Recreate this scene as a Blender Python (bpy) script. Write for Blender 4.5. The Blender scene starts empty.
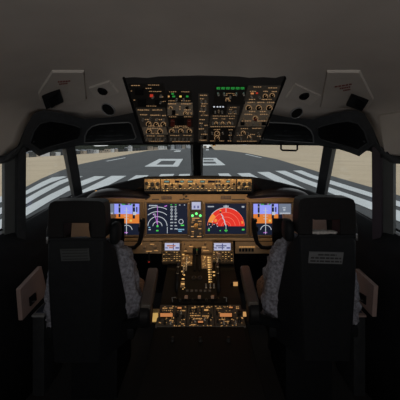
import bpy, bmesh, math, random
from mathutils import Vector, Matrix
from mathutils.bvhtree import BVHTree
random.seed(7)
sc = bpy.context.scene
C = sc.collection
F, CX, CY = 290.0, 200.0, 147.0      # focal length in pixels, principal point of the photograph
V = Vector
PI = math.pi

def P(px, py, Y):
    return V(((px - CX) / F * Y, Y, (CY - py) / F * Y))

# ------------------------------------------------------------------ materials
MATS = {}
def mat(name, col, rough=.6, metal=0., var=.0, scale=40., bump=0., emit=None, es=0., spec=.4):
    if name in MATS: return MATS[name]
    m = bpy.data.materials.new(name); m.use_nodes = True
    nt = m.node_tree; b = nt.nodes['Principled BSDF']
    b.inputs['Base Color'].default_value = (*col, 1)
    b.inputs['Roughness'].default_value = rough
    b.inputs['Metallic'].default_value = metal
    b.inputs['Specular IOR Level'].default_value = spec
    if var > 0 or bump > 0:
        tc = nt.nodes.new('ShaderNodeTexCoord'); nz = nt.nodes.new('ShaderNodeTexNoise')
        nz.inputs['Scale'].default_value = scale; nz.inputs['Detail'].default_value = 5
        nt.links.new(tc.outputs['Object'], nz.inputs['Vector'])
        if var > 0:
            r = nt.nodes.new('ShaderNodeValToRGB')
            r.color_ramp.elements[0].position = .3; r.color_ramp.elements[1].position = .7
            r.color_ramp.elements[0].color = (*[c * (1 - var) for c in col], 1)
            r.color_ramp.elements[1].color = (*[min(1, c * (1 + var)) for c in col], 1)
            nt.links.new(nz.outputs['Fac'], r.inputs['Fac']); nt.links.new(r.outputs['Color'], b.inputs['Base Color'])
        if bump > 0:
            bp = nt.nodes.new('ShaderNodeBump'); bp.inputs['Strength'].default_value = bump; bp.inputs['Distance'].default_value = .004
            nt.links.new(nz.outputs['Fac'], bp.inputs['Height']); nt.links.new(bp.outputs['Normal'], b.inputs['Normal'])
    if emit:
        b.inputs['Emission Color'].default_value = (*emit, 1); b.inputs['Emission Strength'].default_value = es
    MATS[name] = m
    return m
def glow(name, col, s=1.0):
    return mat(name, (.006, .006, .007), .5, emit=col, es=s, spec=.04)

M = dict(
    lining=mat('ceiling_lining', (.48, .45, .425), .75, var=.06, scale=6, bump=.08),
    lining_pad=mat('lining_panel', (.52, .49, .46), .7, var=.05, scale=8),
    trimblack=mat('trim_black', (.022, .0245, .028), .6, spec=.2, var=.2, scale=30, bump=.05),
    header=mat('header_trim', (.040, .044, .050), .6, var=.15, scale=30, bump=.05, spec=.25),
    tan=mat('knee_tan', (.40, .28, .19), .6),
    rim=mat('grey_rim', (.20, .21, .22), .5),
    blank=mat('blanked_pane', (.006, .0065, .008), .5, spec=.06),
    post=mat('post_charcoal', (.030, .033, .038), .5, var=.15, scale=20),
    reveal=mat('window_reveal', (.062, .07, .073), .6, var=.05, scale=12),
    purple=mat('post_plum', (.038, .030, .040), .5),
    wall=mat('sidewall_black', (.009, .010, .012), .65, spec=.15, var=.2, scale=15, bump=.1),
    floor=mat('floor_carpet', (.012, .012, .013), .95, var=.3, scale=200, bump=.3),
    shield=mat('glareshield_vinyl', (.012, .012, .014), .7, spec=.15, var=.2, scale=60, bump=.15),
    hood=mat('hood_leather', (.050, .040, .042), .42, var=.1, scale=80, bump=.1),
    seat=mat('seat_shell', (.0095, .0108, .0128), .6, spec=.12, var=.15, scale=50, bump=.08),
    rest=mat('headrest_leather', (.0085, .0085, .0095), .55, spec=.16, var=.15, scale=70, bump=.12),
    arm=mat('armrest_leather', (.088, .076, .066), .45, var=.12, scale=70, bump=.1),
    fleece=mat('grey_fleece', (.21, .215, .255), .95, var=.5, scale=70, bump=.9),
    fleece2=mat('brown_fleece', (.16, .115, .10), .95, var=.5, scale=70, bump=.9),
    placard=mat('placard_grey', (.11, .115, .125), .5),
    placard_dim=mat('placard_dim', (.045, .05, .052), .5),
    ink=mat('placard_ink', (.012, .012, .014), .6),
    inkred=mat('placard_red', (.24, .06, .05), .6),
    metal=mat('latch_metal', (.45, .45, .47), .35, metal=1),
    panel=mat('panel_brown', (.30, .215, .125), .6, var=.08, scale=20),
    panel_lip=mat('panel_lip', (.42, .31, .19), .5),
    bezel=mat('bezel_brown', (.16, .115, .07), .5, var=.06),
    bezel_dark=mat('bezel_dark', (.05, .042, .036), .45),
    module=mat('module_grey', (.105, .092, .077), .6, var=.1, scale=60),
    module_tan=mat('module_tan', (.32, .27, .21), .6, var=.1, scale=60),
    module_dark=mat('module_dark', (.02, .019, .018), .5),
    plate=mat('back_plate', (.03, .029, .03), .6),
    gold=mat('mcp_face', (.34, .225, .105), .55, var=.15, scale=90),
    knob=mat('knob_black', (.02, .019, .018), .4),
    knob_tan=mat('knob_tan', (.32, .235, .15), .45),
    toggle=mat('toggle_steel', (.55, .52, .47), .35, metal=.6),
    black=mat('black_plastic', (.008, .008, .009), .5, spec=.15),
    yoke=mat('yoke_black', (.009, .009, .010), .45, spec=.2),
    quad=mat('quadrant_black', (.009, .0085, .008), .6, spec=.12),
    pinkwall=mat('outlet_panel', (.29, .215, .20), .6, var=.05, scale=10),
    redguard=mat('red_guard', (.14, .025, .018), .45),
    tile=mat('speaker_mesh', (.010, .0095, .0095), .8, spec=.05, var=.4, scale=400),
    g_amber=glow('legend_amber', (1., .52, .18), .55),
    g_over=glow('legend_overhead', (.95, .56, .27), .36),
    g_gold=glow('legend_gold', (1., .58, .20), .85),
    g_green=glow('lamp_green', (.05, .62, .10), .36),
    g_green2=glow('gear_green', (.16, 1.0, .22), 1.5),
    g_yellow=glow('lamp_yellow', (1., .75, .15), .7),
    g_red=glow('lamp_red', (.8, .06, .03), .5),
    g_white=glow('lamp_white', (.85, .9, 1.), .7),
    g_orange=glow('radio_orange', (1., .38, .13), .5),
    g_lcd=glow('lcd_cyan', (.30, .62, .60), .45),
    s_navy=glow('screen_navy', (.008, .012, .027), 1.),
    s_sky=glow('screen_sky', (.30, .33, .90), 1.),
    s_earth=glow('screen_earth', (.70, .20, .035), 1.),
    s_info=glow('screen_info', (.16, .19, .25), 1.),
    s_red=glow('screen_red', (.76, .035, .022), 1.),
    s_orange=glow('screen_orange', (.85, .27, .05), 1.),
    s_white=glow('screen_white', (.50, .54, .60), 1.),
    s_pale=glow('screen_pale', (.50, .50, .62), 1.),
    s_mag=glow('screen_magenta', (.50, .16, .62), 1.),
    s_green=glow('screen_green', (.08, .65, .10), 1.),
    s_cyan=glow('screen_cyan', (.25, .50, .70), 1.),
    s_black=glow('screen_black', (.004, .004, .008), 1.),
    s_pinkline=glow('screen_pinkline', (.86, .20, .13), 1.),
    s_cdu=glow('screen_cdu', (.56, .58, .80), .8),
    s_brown=glow('screen_brown', (.50, .16, .06), .8),
    asphalt=mat('asphalt', (.054, .057, .059), .9, var=.12, scale=.35, bump=0),
    paint=mat('runway_paint', (.60, .62, .62), .8, var=.05, scale=.5),
    sand=mat('sand_ground', (.52, .41, .275), .95, var=.10, scale=.04),
)
# sand: streaky two-scale ground
def sandify():
    m = M['sand']; nt = m.node_tree; b = nt.nodes['Principled BSDF']
    mp = nt.nodes.new('ShaderNodeMapping'); mp.inputs['Scale'].default_value = (.35, 1.0, 1.0)
    tc = [n for n in nt.nodes if n.type == 'TEX_COORD'][0]; nz = [n for n in nt.nodes if n.type == 'TEX_NOISE'][0]
    nt.links.new(tc.outputs['Object'], mp.inputs['Vector']); nt.links.new(mp.outputs['Vector'], nz.inputs['Vector'])
    nz.inputs['Scale'].default_value = .12; nz.inputs['Detail'].default_value = 8
sandify()

def glass():
    m = bpy.data.materials.new('window_glass'); m.use_nodes = True; nt = m.node_tree; nt.nodes.clear()
    out = nt.nodes.new('ShaderNodeOutputMaterial'); mx = nt.nodes.new('ShaderNodeMixShader')
    tr = nt.nodes.new('ShaderNodeBsdfTransparent'); tr.inputs['Color'].default_value = (.95, .965, .965, 1)
    gl = nt.nodes.new('ShaderNodeBsdfGlossy'); gl.inputs['Roughness'].default_value = .03
    ge = nt.nodes.new('ShaderNodeNewGeometry'); dt = nt.nodes.new('ShaderNodeVectorMath'); dt.operation = 'DOT_PRODUCT'
    nt.links.new(ge.outputs['Incoming'], dt.inputs[0]); nt.links.new(ge.outputs['Normal'], dt.inputs[1])
    def mth(op, a, v=None, clamp=False):
        n = nt.nodes.new('ShaderNodeMath'); n.operation = op; n.use_clamp = clamp
        nt.links.new(a, n.inputs[0])
        if v is not None: n.inputs[1].default_value = v
        return n.outputs[0]
    c = mth('ABSOLUTE', dt.outputs['Value'])
    sb = nt.nodes.new('ShaderNodeMath'); sb.operation = 'SUBTRACT'; sb.inputs[0].default_value = 1; nt.links.new(c, sb.inputs[1])
    p5 = mth('POWER', sb.outputs[0], 5.0)
    fr = mth('ADD', mth('MULTIPLY', p5, .6), .025, True)
    nt.links.new(fr, mx.inputs['Fac']); nt.links.new(tr.outputs[0], mx.inputs[1]); nt.links.new(gl.outputs[0], mx.inputs[2])
    nt.links.new(mx.outputs[0], out.inputs['Surface'])
    return m
M['glass'] = glass()

# ------------------------------------------------------------------ mesh builder
class MB:
    def __init__(s): s.bm = bmesh.new()
    def face(s, pts):
        vs = [s.bm.verts.new(p) for p in pts]
        try: return s.bm.faces.new(vs)
        except ValueError: return None
    def prism(s, a, b):                      # two matching polygons joined
        A = [s.bm.verts.new(p) for p in a]; B = [s.bm.verts.new(p) for p in b]; n = len(A)
        s.bm.faces.new(A); s.bm.faces.new(B[::-1])
        for i in range(n): s.bm.faces.new((A[i], A[(i + 1) % n], B[(i + 1) % n], B[i]))
        return s
    def loft(s, rings, caps=True, closed=True):
        R = [[s.bm.verts.new(p) for p in r] for r in rings]; n = len(R[0])
        for a, b in zip(R, R[1:]):
            for i in range(n if closed else n - 1):
                j = (i + 1) % n
                s.bm.faces.new((a[i], a[j], b[j], b[i]))
        if caps and closed: s.bm.faces.new(R[0][::-1]); s.bm.faces.new(R[-1])
        return s
    def grid(s, rows): return s.loft(rows, caps=False, closed=False)
    def box(s, c, d, rot=None, bev=0.):
        c = V(c); h = V(d) / 2
        mtx = rot.to_4x4() if rot else Matrix()
        t = bmesh.new(); bmesh.ops.create_cube(t, size=1)
        for v in t.verts: v.co = V((v.co.x * d[0], v.co.y * d[1], v.co.z * d[2]))
        if bev: bmesh.ops.bevel(t, geom=t.edges[:], offset=bev, segments=2, affect='EDGES', profile=.6)
        s.merge(t, Matrix.Translation(c) @ mtx); return s
    def merge(s, t, mtx=None):
        me = bpy.data.meshes.new('tmp'); t.to_mesh(me); t.free()
        if mtx: me.transform(mtx)
        s.bm.from_mesh(me); bpy.data.meshes.remove(me)
    def tube(s, path, r, n=8, sy=1.0):
        path = [V(p) for p in path]; rad = r if isinstance(r, (list, tuple)) else [r] * len(path)
        rings = []; up = None
        for i, p in enumerate(path):
            t = (path[min(i + 1, len(path) - 1)] - path[max(i - 1, 0)]).normalized()
            if up is None:
                ref = V((0, 0, 1)) if abs(t.z) < .9 else V((0, 1, 0)); up = (ref - t * ref.dot(t)).normalized()
            else: up = (up - t * up.dot(t)).normalized()
            sd = t.cross(up)
            rings.append([p + (sd * math.cos(2 * PI * k / n) * sy + up * math.sin(2 * PI * k / n)) * rad[i] for k in range(n)])
        return s.loft(rings)
    def lathe(s, o, n, prof, seg=12, caps=True):        # profile (radius, height) about axis n at o
        n = V(n).normalized(); ref = V((1, 0, 0)) if abs(n.x) < .9 else V((0, 0, 1))
        a = n.cross(ref).normalized(); b = n.cross(a)
        rings = [[V(o) + n * h + (a * math.cos(2 * PI * k / seg) + b * math.sin(2 * PI * k / seg)) * max(r, 1e-5) for k in range(seg)] for r, h in prof]
        return s.loft(rings, caps=caps)
    def ell(s, c, r, seg=16):
        t = bmesh.new(); bmesh.ops.create_uvsphere(t, u_segments=seg, v_segments=seg // 2 + 2, radius=1)
        s.merge(t, Matrix.Translation(V(c)) @ Matrix.Diagonal((*r, 1))); return s

def obj(name, mb, m, parent=None, smooth=True, solid=0., bevel=0., sub=0):
    bm = mb.bm
    bmesh.ops.recalc_face_normals(bm, faces=bm.faces[:])
    me = bpy.data.meshes.new(name); bm.to_mesh(me); bm.free()
    me.materials.append(m)
    o = bpy.data.objects.new(name, me); C.objects.link(o)
    if smooth and len(me.polygons):
        me.polygons.foreach_set('use_smooth', [True] * len(me.polygons))
        me.set_sharp_from_angle(angle=math.radians(38))
    if solid:
        md = o.modifiers.new('Solidify', 'SOLIDIFY'); md.thickness = solid; md.offset = 0
    if bevel:
        md = o.modifiers.new('Bevel', 'BEVEL'); md.width = bevel; md.segments = 3; md.limit_method = 'ANGLE'; md.angle_limit = math.radians(40)
    if sub:
        md = o.modifiers.new('Subsurf', 'SUBSURF'); md.levels = sub; md.render_levels = sub
    if parent is not None:
        o.parent = parent
        if parent.type == 'EMPTY': o.matrix_parent_inverse = Matrix.Translation(-parent.location)
    return o
def tag(o, label, cat, group=None):
    o['label'] = label; o['category'] = cat
    if group: o['group'] = group
    return o
def thing(name, label, cat, loc=(0, 0, 0), group=None):
    o = bpy.data.objects.new(name, None); C.objects.link(o); o.location = loc
    o.empty_display_size = .05
    return tag(o, label, cat, group)
def struct(name, mb, m, parent=None, **k):
    o = obj(name, mb, m, parent, **k)
    if parent is None: o['kind'] = 'structure'
    return o

class Plane:                                 # a real surface; pixels are intersected with it
    def __init__(s, o, n): s.o = V(o); s.n = V(n).normalized()
    def pt(s, px, py, off=0.):
        d = P(px, py, 1.0); t = s.o.dot(s.n) / d.dot(s.n)
        return d * t + s.n * off
    def axes(s):
        u = V((1, 0, 0)); u = (u - s.n * u.dot(s.n)).normalized(); return u, s.n.cross(u)
    def px(s, px, py): return (s.pt(px, py).y) / F     # metres per pixel there
    def plate(s, mb, pts, o0, o1):
        mb.prism([s.pt(x, y, o0) for x, y in pts], [s.pt(x, y, o1) for x, y in pts]); return mb
    def rect(s, mb, x0, y0, x1, y1, o0, o1): return s.plate(mb, [(x0, y0), (x1, y0), (x1, y1), (x0, y1)], o0, o1)
    def line(s, mb, pts, w, off=.0015, th=.0006):      # flat stroke of w pixels
        for (x0, y0), (x1, y1) in zip(pts, pts[1:]):
            dx, dy = x1 - x0, y1 - y0; L = math.hypot(dx, dy) or 1
            nx, ny = -dy / L * w / 2, dx / L * w / 2
            s.plate(mb, [(x0 + nx, y0 + ny), (x1 + nx, y1 + ny), (x1 - nx, y1 - ny), (x0 - nx, y0 - ny)], off, off + th)
        return mb
    def arc(s, mb, cx, cy, r, a0, a1, w, off=.0015, n=20):
        return s.line(mb, [(cx + r * math.cos(a0 + (a1 - a0) * k / n), cy - r * math.sin(a0 + (a1 - a0) * k / n)) for k in range(n + 1)], w, off)
    def knob(s, mb, x, y, rpx, h, off=0., seg=12):
        r = rpx * s.px(x, y)
        mb.lathe(s.pt(x, y, off), s.n, [(0, 0), (r, 0), (r, h * .3), (r * .8, h * .4), (r * .75, h * .95), (r * .6, h), (0, h)], seg); return mb
    def disc(s, mb, x, y, rpx, o0, o1, seg=14):
        r = rpx * s.px(x, y)
        mb.lathe(s.pt(x, y), s.n, [(0, o0), (r, o0), (r, o1), (0, o1)], seg); return mb
    def toggle(s, mb, x, y, h=.019, tilt=.4):
        p = s.pt(x, y); u, v = s.axes(); r = .0029
        mb.lathe(p, s.n, [(0, 0), (r * 2, 0), (r * 2, .003), (0, .003)], 8)
        mb.tube([p, p + s.n * h * .6 + v * tilt * h * .6, p + s.n * h + v * tilt * h], [r, r * 1.2, r * 1.7], 6); return mb

# ------------------------------------------------------------------ outside
H, K2 = 4.6, 2e-4
def terr(X): return -H - K2 * X * X
def bp(px, py, off=0.):
    a = (px - CX) / F; b = (py - CY) / F; k = K2 * a * a
    if k < 1e-9: Y = H / b
    else:
        d = b * b - 4 * k * H
        Y = (b - math.sqrt(max(d, 0))) / (2 * k)
    Y = min(Y, 1300.); X = a * Y
    return V((X, Y, terr(X) + off))
xs = [-900, -700, -550, -450, -380, -320, -270, -230, -200, -175, -150] + list(range(-130, 131, 5)) + [150, 175, 200, 230, 270, 320, 380, 450, 550, 700, 900]
g = MB(); g.grid([[V((x, y, terr(x))) for x in xs] for y in (-80, 60, 300, 900, 1800)])
struct('ground', g, M['sand'])
# runway
L = [bp(*p) for p in [(-60, 232), (-20, 210), (0, 199), (26, 187), (42, 178.5), (60, 171), (80, 164.3), (110, 158), (149, 150.6)]] + [V((-80, 800, 0)), V((-60, 1300, 0))]
R = [bp(*p) for p in [(460, 216), (430, 206), (400, 196), (373, 188), (328, 175), (317, 171.5), (278, 159.5), (245, 152.8), (209.5, 147.9)]] + [V((37, 1300, 0))]
def xat(pl, y):
    if y <= pl[0].y: return pl[0].x + (pl[0].x - pl[1].x) / (pl[1].y - pl[0].y) * 0 
    for a, b in zip(pl, pl[1:]):
        if a.y <= y <= b.y: t = (y - a.y) / max(1e-6, b.y - a.y); return a.x + (b.x - a.x) * t
    return pl[-1].x
ys = sorted(set([-30., 5.] + [round(p.y, 3) for p in L + R] + [100., 200., 400., 600., 900.]))
ys = [y for y in ys if y <= 1300]
rows = []
for y in ys:
    a, b = xat(L, y), xat(R, y)
    rows.append([V((a + (b - a) * k / 60, y, terr(a + (b - a) * k / 60) + .04)) for k in range(61)])
g = MB(); g.grid(rows)
runway = struct('runway', g, M['asphalt'])
def strip(mb, up, lo):
    for i in range(len(up) - 1):
        a, b, c, d = up[i], up[i + 1], lo[i + 1], lo[i]
        N = 4
        for k in range(N):
            f = lambda p, q, t: (p[0] + (q[0] - p[0]) * t, p[1] + (q[1] - p[1]) * t)
            mb.face([bp(*f(a, b, k / N), .08), bp(*f(a, b, (k + 1) / N), .08), bp(*f(d, c, (k + 1) / N), .08), bp(*f(d, c, k / N), .08)])
g = MB()
strip(g, [(-20, 210), (0, 197.5), (26, 191.5), (40, 183.5), (52, 178), (63, 176.8)], [(-20, 217), (0, 203.5), (26, 195.5), (40, 188.5), (50, 183.5), (67, 177.3)])
strip(g, [(-20, 220), (0, 209), (26, 199), (40, 191), (60, 181), (68, 178.6), (78, 176.7)], [(-20, 229), (0, 215.5), (26, 205), (40, 196.5), (60, 185.3), (68, 182), (83, 176.9)])
strip(g, [(-20, 233), (0, 221), (26, 208.5), (50, 195.2), (68, 186.5), (80, 182), (95, 176.6)], [(-20, 250), (0, 233), (26, 217), (50, 202), (68, 192), (82, 186.5), (105.5, 176.8)])
strip(g, [(26, 222), (68, 198), (111.5, 176.3)], [(26, 240), (72, 206), (126.5, 176.3)])
strip(g, [(136, 175.8), (120, 186)], [(148.8, 175.6), (136, 186)])
strip(g, [(161, 174.6), (150, 186)], [(174.5, 174.4), (166, 186)])
strip(g, [(179.5, 174.6), (174, 186)], [(190, 174.3), (188, 186)])
strip(g, [(218, 174), (226, 186)], [(228.5, 173.8), (242, 186)])
strip(g, [(237, 173.7), (256, 186)], [(249.5, 173.4), (272, 186)])
strip(g, [(257, 172.5), (281, 185), (310, 200)], [(269, 172.3), (296, 185), (326, 200)])
strip(g, [(275, 171.3), (300, 182), (325, 191.5), (372, 211), (400, 223), (440, 238)], [(285, 171.1), (306, 179.8), (325, 186.6), (372, 203), (400, 212), (440, 225)][::1])
strip(g, [(293, 171), (310, 178), (328, 184), (373, 198.5), (400, 208), (440, 222)], [(301.5, 170.8), (314, 175.8), (328, 180), (373, 194), (400, 202.5), (440, 214)])
obj('threshold_marking', g, M['paint'], runway, smooth=False)
def ringpoly(mb, out, holes):
    pass
g = MB()   # the digits, built as strokes that leave the holes open
def q(mb, pts): mb.face([bp(x, y, .08) for x, y in pts])
o = [(144.4, 166.9), (159, 159.1), (183, 159.1), (178, 167)]; h = [(156.3, 165), (161.8, 161), (176, 161), (173, 165)]
for i in range(4): q(g, [o[i], o[(i + 1) % 4], h[(i + 1) % 4], h[i]])
q(g, [(196, 158.1), (216.6, 158.1), (217.5, 159.4), (196, 159.4)]); q(g, [(196, 160.7), (217, 160.7), (217, 161.9), (196, 161.9)])
q(g, [(213.5, 159.4), (217.5, 159.4), (219.5, 160.7), (213.7, 160.7)]); q(g, [(215, 161.9), (217, 160.7), (219.5, 160.7), (225.5, 165.4), (222, 165.6), (216.6, 163.9)])
q(g, [(196, 163.9), (216.6, 163.9), (222, 165.6), (195, 165.9)]); q(g, [(196, 159.4), (203.5, 159.4), (203.3, 163.9), (195.6, 163.9)])
q(g, [(205.8, 150.3), (206.3, 149.2), (208.6, 149.2), (208.8, 150.3)]); q(g, [(173.5, 151.8), (176, 150.5), (181, 150.5), (180, 151.8)])
obj('runway_number', g, M['paint'], runway, smooth=False)
g = MB(); q(g, [(105.5, 161.3), (125, 157.6), (125.6, 158), (107.5, 161.5)]); q(g, [(246, 154), (262, 157.8), (261, 158), (245, 154.4)])
q(g, [(170, 149.7), (186, 148.4), (186, 148.7), (171, 150)])
obj('edge_marking', g, M['paint'], runway, smooth=False)
# pale sand rise beyond the runway on the right
g = MB(); rows = []
for k in range(40):
    X = 24 + (k / 39) ** 1.6 * 900
    z1 = 9 + 3.0 * math.sin(k * .5) + .6 * math.sin(k * 1.7)
    rows.append([V((X, 430 + 40 * math.sin(k * .3), terr(X) - .3)), V((X, 520, terr(X) * .75)), V((X, 640, terr(X) * .3 + z1 * .4)), V((X, 800, z1)), V((X, 900, z1 - 1))])
g.grid(rows); struct('hills', g, M['sand'])
# far buildings
bcols = [mat('far_white', (.62, .64, .66), .8), mat('far_grey', (.22, .23, .25), .8), mat('far_dark', (.06, .065, .07), .8), mat('far_tan', (.42, .36, .30), .8)]
glz = mat('far_glazing', (.04, .05, .06), .3)
def building(px, wpx, hpx, Yb, mi, gable):
    X = (px - CX) / F * Yb; w = wpx / F * Yb; z = terr(X) - 1; hh = hpx / F * Yb + 1
    zc = (CY - (147 + .0607 * abs(px - 200)) ) / F * Yb          # crest line of the plain seen beyond it
    z = zc - 2.0; hh = 2.0 + hpx / F * Yb
    t = tag(obj('airport_building', MB().box((X, Yb, z + hh / 2), (w, 12, hh)), bcols[mi]), 'small block-like airport building on the far horizon beyond the sand', 'building', 'far airport buildings on the horizon')
    if gable:
        r = MB(); r.prism([V((X - w * .53, Yb - 6.3, z + hh)), V((X + w * .53, Yb - 6.3, z + hh)), V((X, Yb - 6.3, z + hh * 1.25))], [V((X - w * .53, Yb + 6.3, z + hh)), V((X + w * .53, Yb + 6.3, z + hh)), V((X, Yb + 6.3, z + hh * 1.25))])
        obj('roof', r, bcols[1], t, smooth=False)
    for k in range(2): obj('window', MB().box((X + w * (-.22 + .44 * k), Yb - 6.05, z + hh * .75), (w * .22, .2, hh * .18)), glz, t, smooth=False)
    return t
px = 22.; nb = 0
while px < 192:
    w = random.uniform(2.2, 6.5)
    dist = 300 + 16 * nb; nb += 1
    building(px + w / 2, w * .86, random.uniform(2.2, 5.0) * (1.5 if px < 75 else 1), dist, random.choice([0, 0, 1, 2, 2, 3]), random.random() < .3)
    px += w + random.uniform(.1, 1.6)
for px, w, h_ in [(205, 3, 1.6), (211, 4, 1.2), (219, 5, 1.6), (229, 4, 1.1)]: building(px, w, h_, 820 + 16 * (px % 7), random.choice([0, 2, 3]), False)
# hedge line behind the buildings
g = MB(); pts = []
for k in range(61):
    px = 5 + k * 3.2; Yb = 905
    zc = -(.0607 * abs(px - 200)) / F * Yb
    pts.append((V(((px - CX) / F * Yb, Yb, zc - 4)), V(((px - CX) / F * Yb, Yb, zc + (14 if px < 85 else 0) + random.uniform(20, 27)))))
g.loft([[a, V((a.x, a.y + 6, a.z)), V((b.x, b.y + 6, b.z)), b] for a, b in pts])
tl = tag(obj('tree_belt', g, mat('far_trees', (.035, .042, .035), .95, var=.5, scale=.2)), 'dark low belt of trees along the far horizon behind the buildings', 'trees'); tl['kind'] = 'stuff'

# ------------------------------------------------------------------ shell
X0 = -.006
def mir(p, s): return V((X0 + s * p.x, p.y, p.z))     # p.x = lateral distance outwards (positive)
FLOOR = -1.42
# rails: lateral u, Y, z
T = [V((0, 2.34, .012)), V((.30, 2.33, .012)), V((.58, 2.29, .010)), V((.985, 2.18, .0)), V((1.085, 1.76, -.018)), V((1.115, 1.55, -.085)), V((1.13, 1.15, -.07))]
B = [V((0, 2.80, -.46)), V((.30, 2.78, -.46)), V((.60, 2.70, -.44)), V((1.0, 2.40, -.39)), V((1.10, 1.76, -.468)), V((1.13, 1.60, -.492)), V((1.15, 1.15, -.495))]
HEAD = [((-14, 168, 1.50), (-12, 175, 1.52)), ((5, 156, 1.60), (6, 162.5, 1.60)), ((19, 145, 1.64), (18, 154, 1.70)), ((25, 128, 1.64), (29, 148.5, 1.80)), ((33, 114, 1.66), (39, 156.3, 1.86)), ((42, 110.5, 1.70), (49, 152.5, 1.97)), ((54, 111.5, 1.74), (61, 148.8, 2.05)), ((68, 115, 1.78), (82, 145.2, 2.16)), ((85, 119, 1.74), (101, 144.4, 2.22)), ((110, 117.2, 1.63), (125, 144, 2.25)), ((134, 112.5, 1.50), (147, 143.6, 2.27)), ((152, 108, 1.46), (170, 143.4, 2.30)), ((197.5, 106, 1.46), (197.5, 143.2, 2.32))]
def head_rows(s):
    ra, rb = [], []
    for (a, b) in HEAD:
        pa, pb = P(*a), P(*b)
        ua, ub = abs(pa.x - X0), abs(pb.x - X0)
        if a[0] > 190: ua = ub = 0
        ra.append(V((ua, pa.y, pa.z))); rb.append(V((ub, pb.y, pb.z)))
    return ra, rb
ra, rb = head_rows(-1)
ra[0] = V((1.125, 1.40, -.048)); rb[0] = V((1.115, 1.42, -.078))
aft = [V((1.12, 1.15, -.11))]
zA = [-.05, -.02, .08, .17, .21, .235, .265, .30, .34, .372, .395, .41, .42]
uA = [1.13, 1.10, 1.06, 1.02, .97, .91, .83, .73, .61, .48, .35, .2, 0]
Ys = [0, .06, .12, .2, .3, .42, .6, .9, 1.4, 2.0, 2.7]
colz = []
for i in range(len(ra)):
    col = []
    for d in Ys:
        Y = ra[i].y - d; w = 1 - math.exp(-d / .24); w2 = 1 - math.exp(-d / .5)
        col.append(V((ra[i].x + (uA[i] - ra[i].x) * w2, max(Y, -.95), ra[i].z + (zA[i] - ra[i].z) * w)))
    col[-1].y = -.95
    colz.append(col)
# full ceiling, left to right
cols = [[mir(p, -1) for p in c] for c in colz] + [[mir(p, 1) for p in c] for c in colz[-2::-1]]
g = MB(); g.grid(cols)
bmesh.ops.recalc_face_normals(g.bm, faces=g.bm.faces[:])
bvh = BVHTree.FromBMesh(g.bm)
ceil = struct('ceiling', g, M['lining'])
md = ceil.modifiers.new('Solidify', 'SOLIDIFY'); md.thickness = .03; md.offset = -1
def cpt(px, py, off=0.):
    loc, n, i, d = bvh.ray_cast(V((0, 0, 0)), P(px, py, 1).normalized())
    if loc is None: loc, n, i, d = bvh.find_nearest(P(px, py, 1.5))
    if n.dot(P(px, py, 1)) > 0: n = -n
    return loc + n * off, n
# check direction of ceiling solidify: want outward (up); make normals face up
me = ceil.data
if sum(p.normal.z for p in me.polygons) < 0: me.flip_normals()
md.offset = 1

# dark window header on each side with two blanked eyebrow windows
for s, side in ((-1, 'left'), (1, 'right')):
    rows = []
    N = 6
    for a, b in zip(ra, rb):
        row = []
        for k in range(N + 1):
            t = k / N
            p = a.lerp(b, t)
            p = p + V((0, -.035 * math.sin(PI * t), -.02 * math.sin(PI * t)))
            row.append(mir(p, s))
        # lip that returns outboard under the header to the window line
        e = mir(b, s); row.append(e + V((s * .05 if b.x > .9 else 0, .06, .015)))
        row.append(mir(a + V((.0, .10, .06)), s))
        rows.append(row)
    g = MB(); g.loft(rows, caps=True)
    hd = struct('trim_%d' % (1 if s < 0 else 2), g, M['header'])
    hb = BVHTree.FromObject(hd, bpy.context.evaluated_depsgraph_get()) if False else None
    bmh = bmesh.new(); bmh.from_mesh(hd.data); hb = BVHTree.FromBMesh(bmh); bmh.free()
    def hpt(px, py, off):
        x = px if s < 0 else 2 * (CX + X0 / 1.9 * F) - px
        loc, n, i, d = hb.ray_cast(V((0, 0, 0)), P(x, py, 1).normalized())
        if loc is None: return P(x, py, 1.9)
        dr = P(x, py, 1).normalized()
        return loc - dr * off
    def windowpane(idx, outline, mrim):
        n = len(outline); cxx = sum(p[0] for p in outline) / n; cyy = sum(p[1] for p in outline) / n
        # dense outline
        dense = []
        for i in range(n):
            a, b = outline[i], outline[(i + 1) % n]
            for k in range(4): dense.append((a[0] + (b[0] - a[0]) * k / 4, a[1] + (b[1] - a[1]) * k / 4))
        fr = MB(); pth = [hpt(x, y, .004) for x, y in dense]; pth.append(pth[0]); pth.append(pth[1])
        fr.tube(pth, .0045, 6)
        w = obj('window_%d' % idx, MB(), M['blank']); 
        pm = MB()
        rings = []
        for f, o in ((1., .002), (.93, .003), (.6, .004), (.25, .004)):
            rings.append([hpt(cxx + (x - cxx) * f, cyy + (y - cyy) * f, o) for x, y in dense])
        pm.loft(rings, caps=False); pm.face(rings[-1])
        bm2 = pm.bm; bmesh.ops.recalc_face_normals(bm2, faces=bm2.faces[:]); bm2.to_mesh(w.data); bm2.free()
        for p_ in w.data.polygons: p_.use_smooth = True
        w['kind'] = 'structure'
        obj('frame', fr, mrim, w)
    windowpane(6 if s < 0 else 8, [(84.5, 142.6), (85, 136), (87.5, 130.5), (92, 126.5), (99, 124.3), (113, 123), (129, 122.3), (131.5, 124), (133.5, 130), (136, 137), (134.5, 139), (120, 140.3), (100, 141.8)], M['rim'])
    windowpane(7 if s < 0 else 9, [(30, 143), (34, 131), (40, 123.5), (50, 121), (62, 122.5), (75, 125.5), (81, 128), (80.5, 135), (78, 139), (66, 142.5), (50, 146.5), (40, 150)], M['header'])

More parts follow.
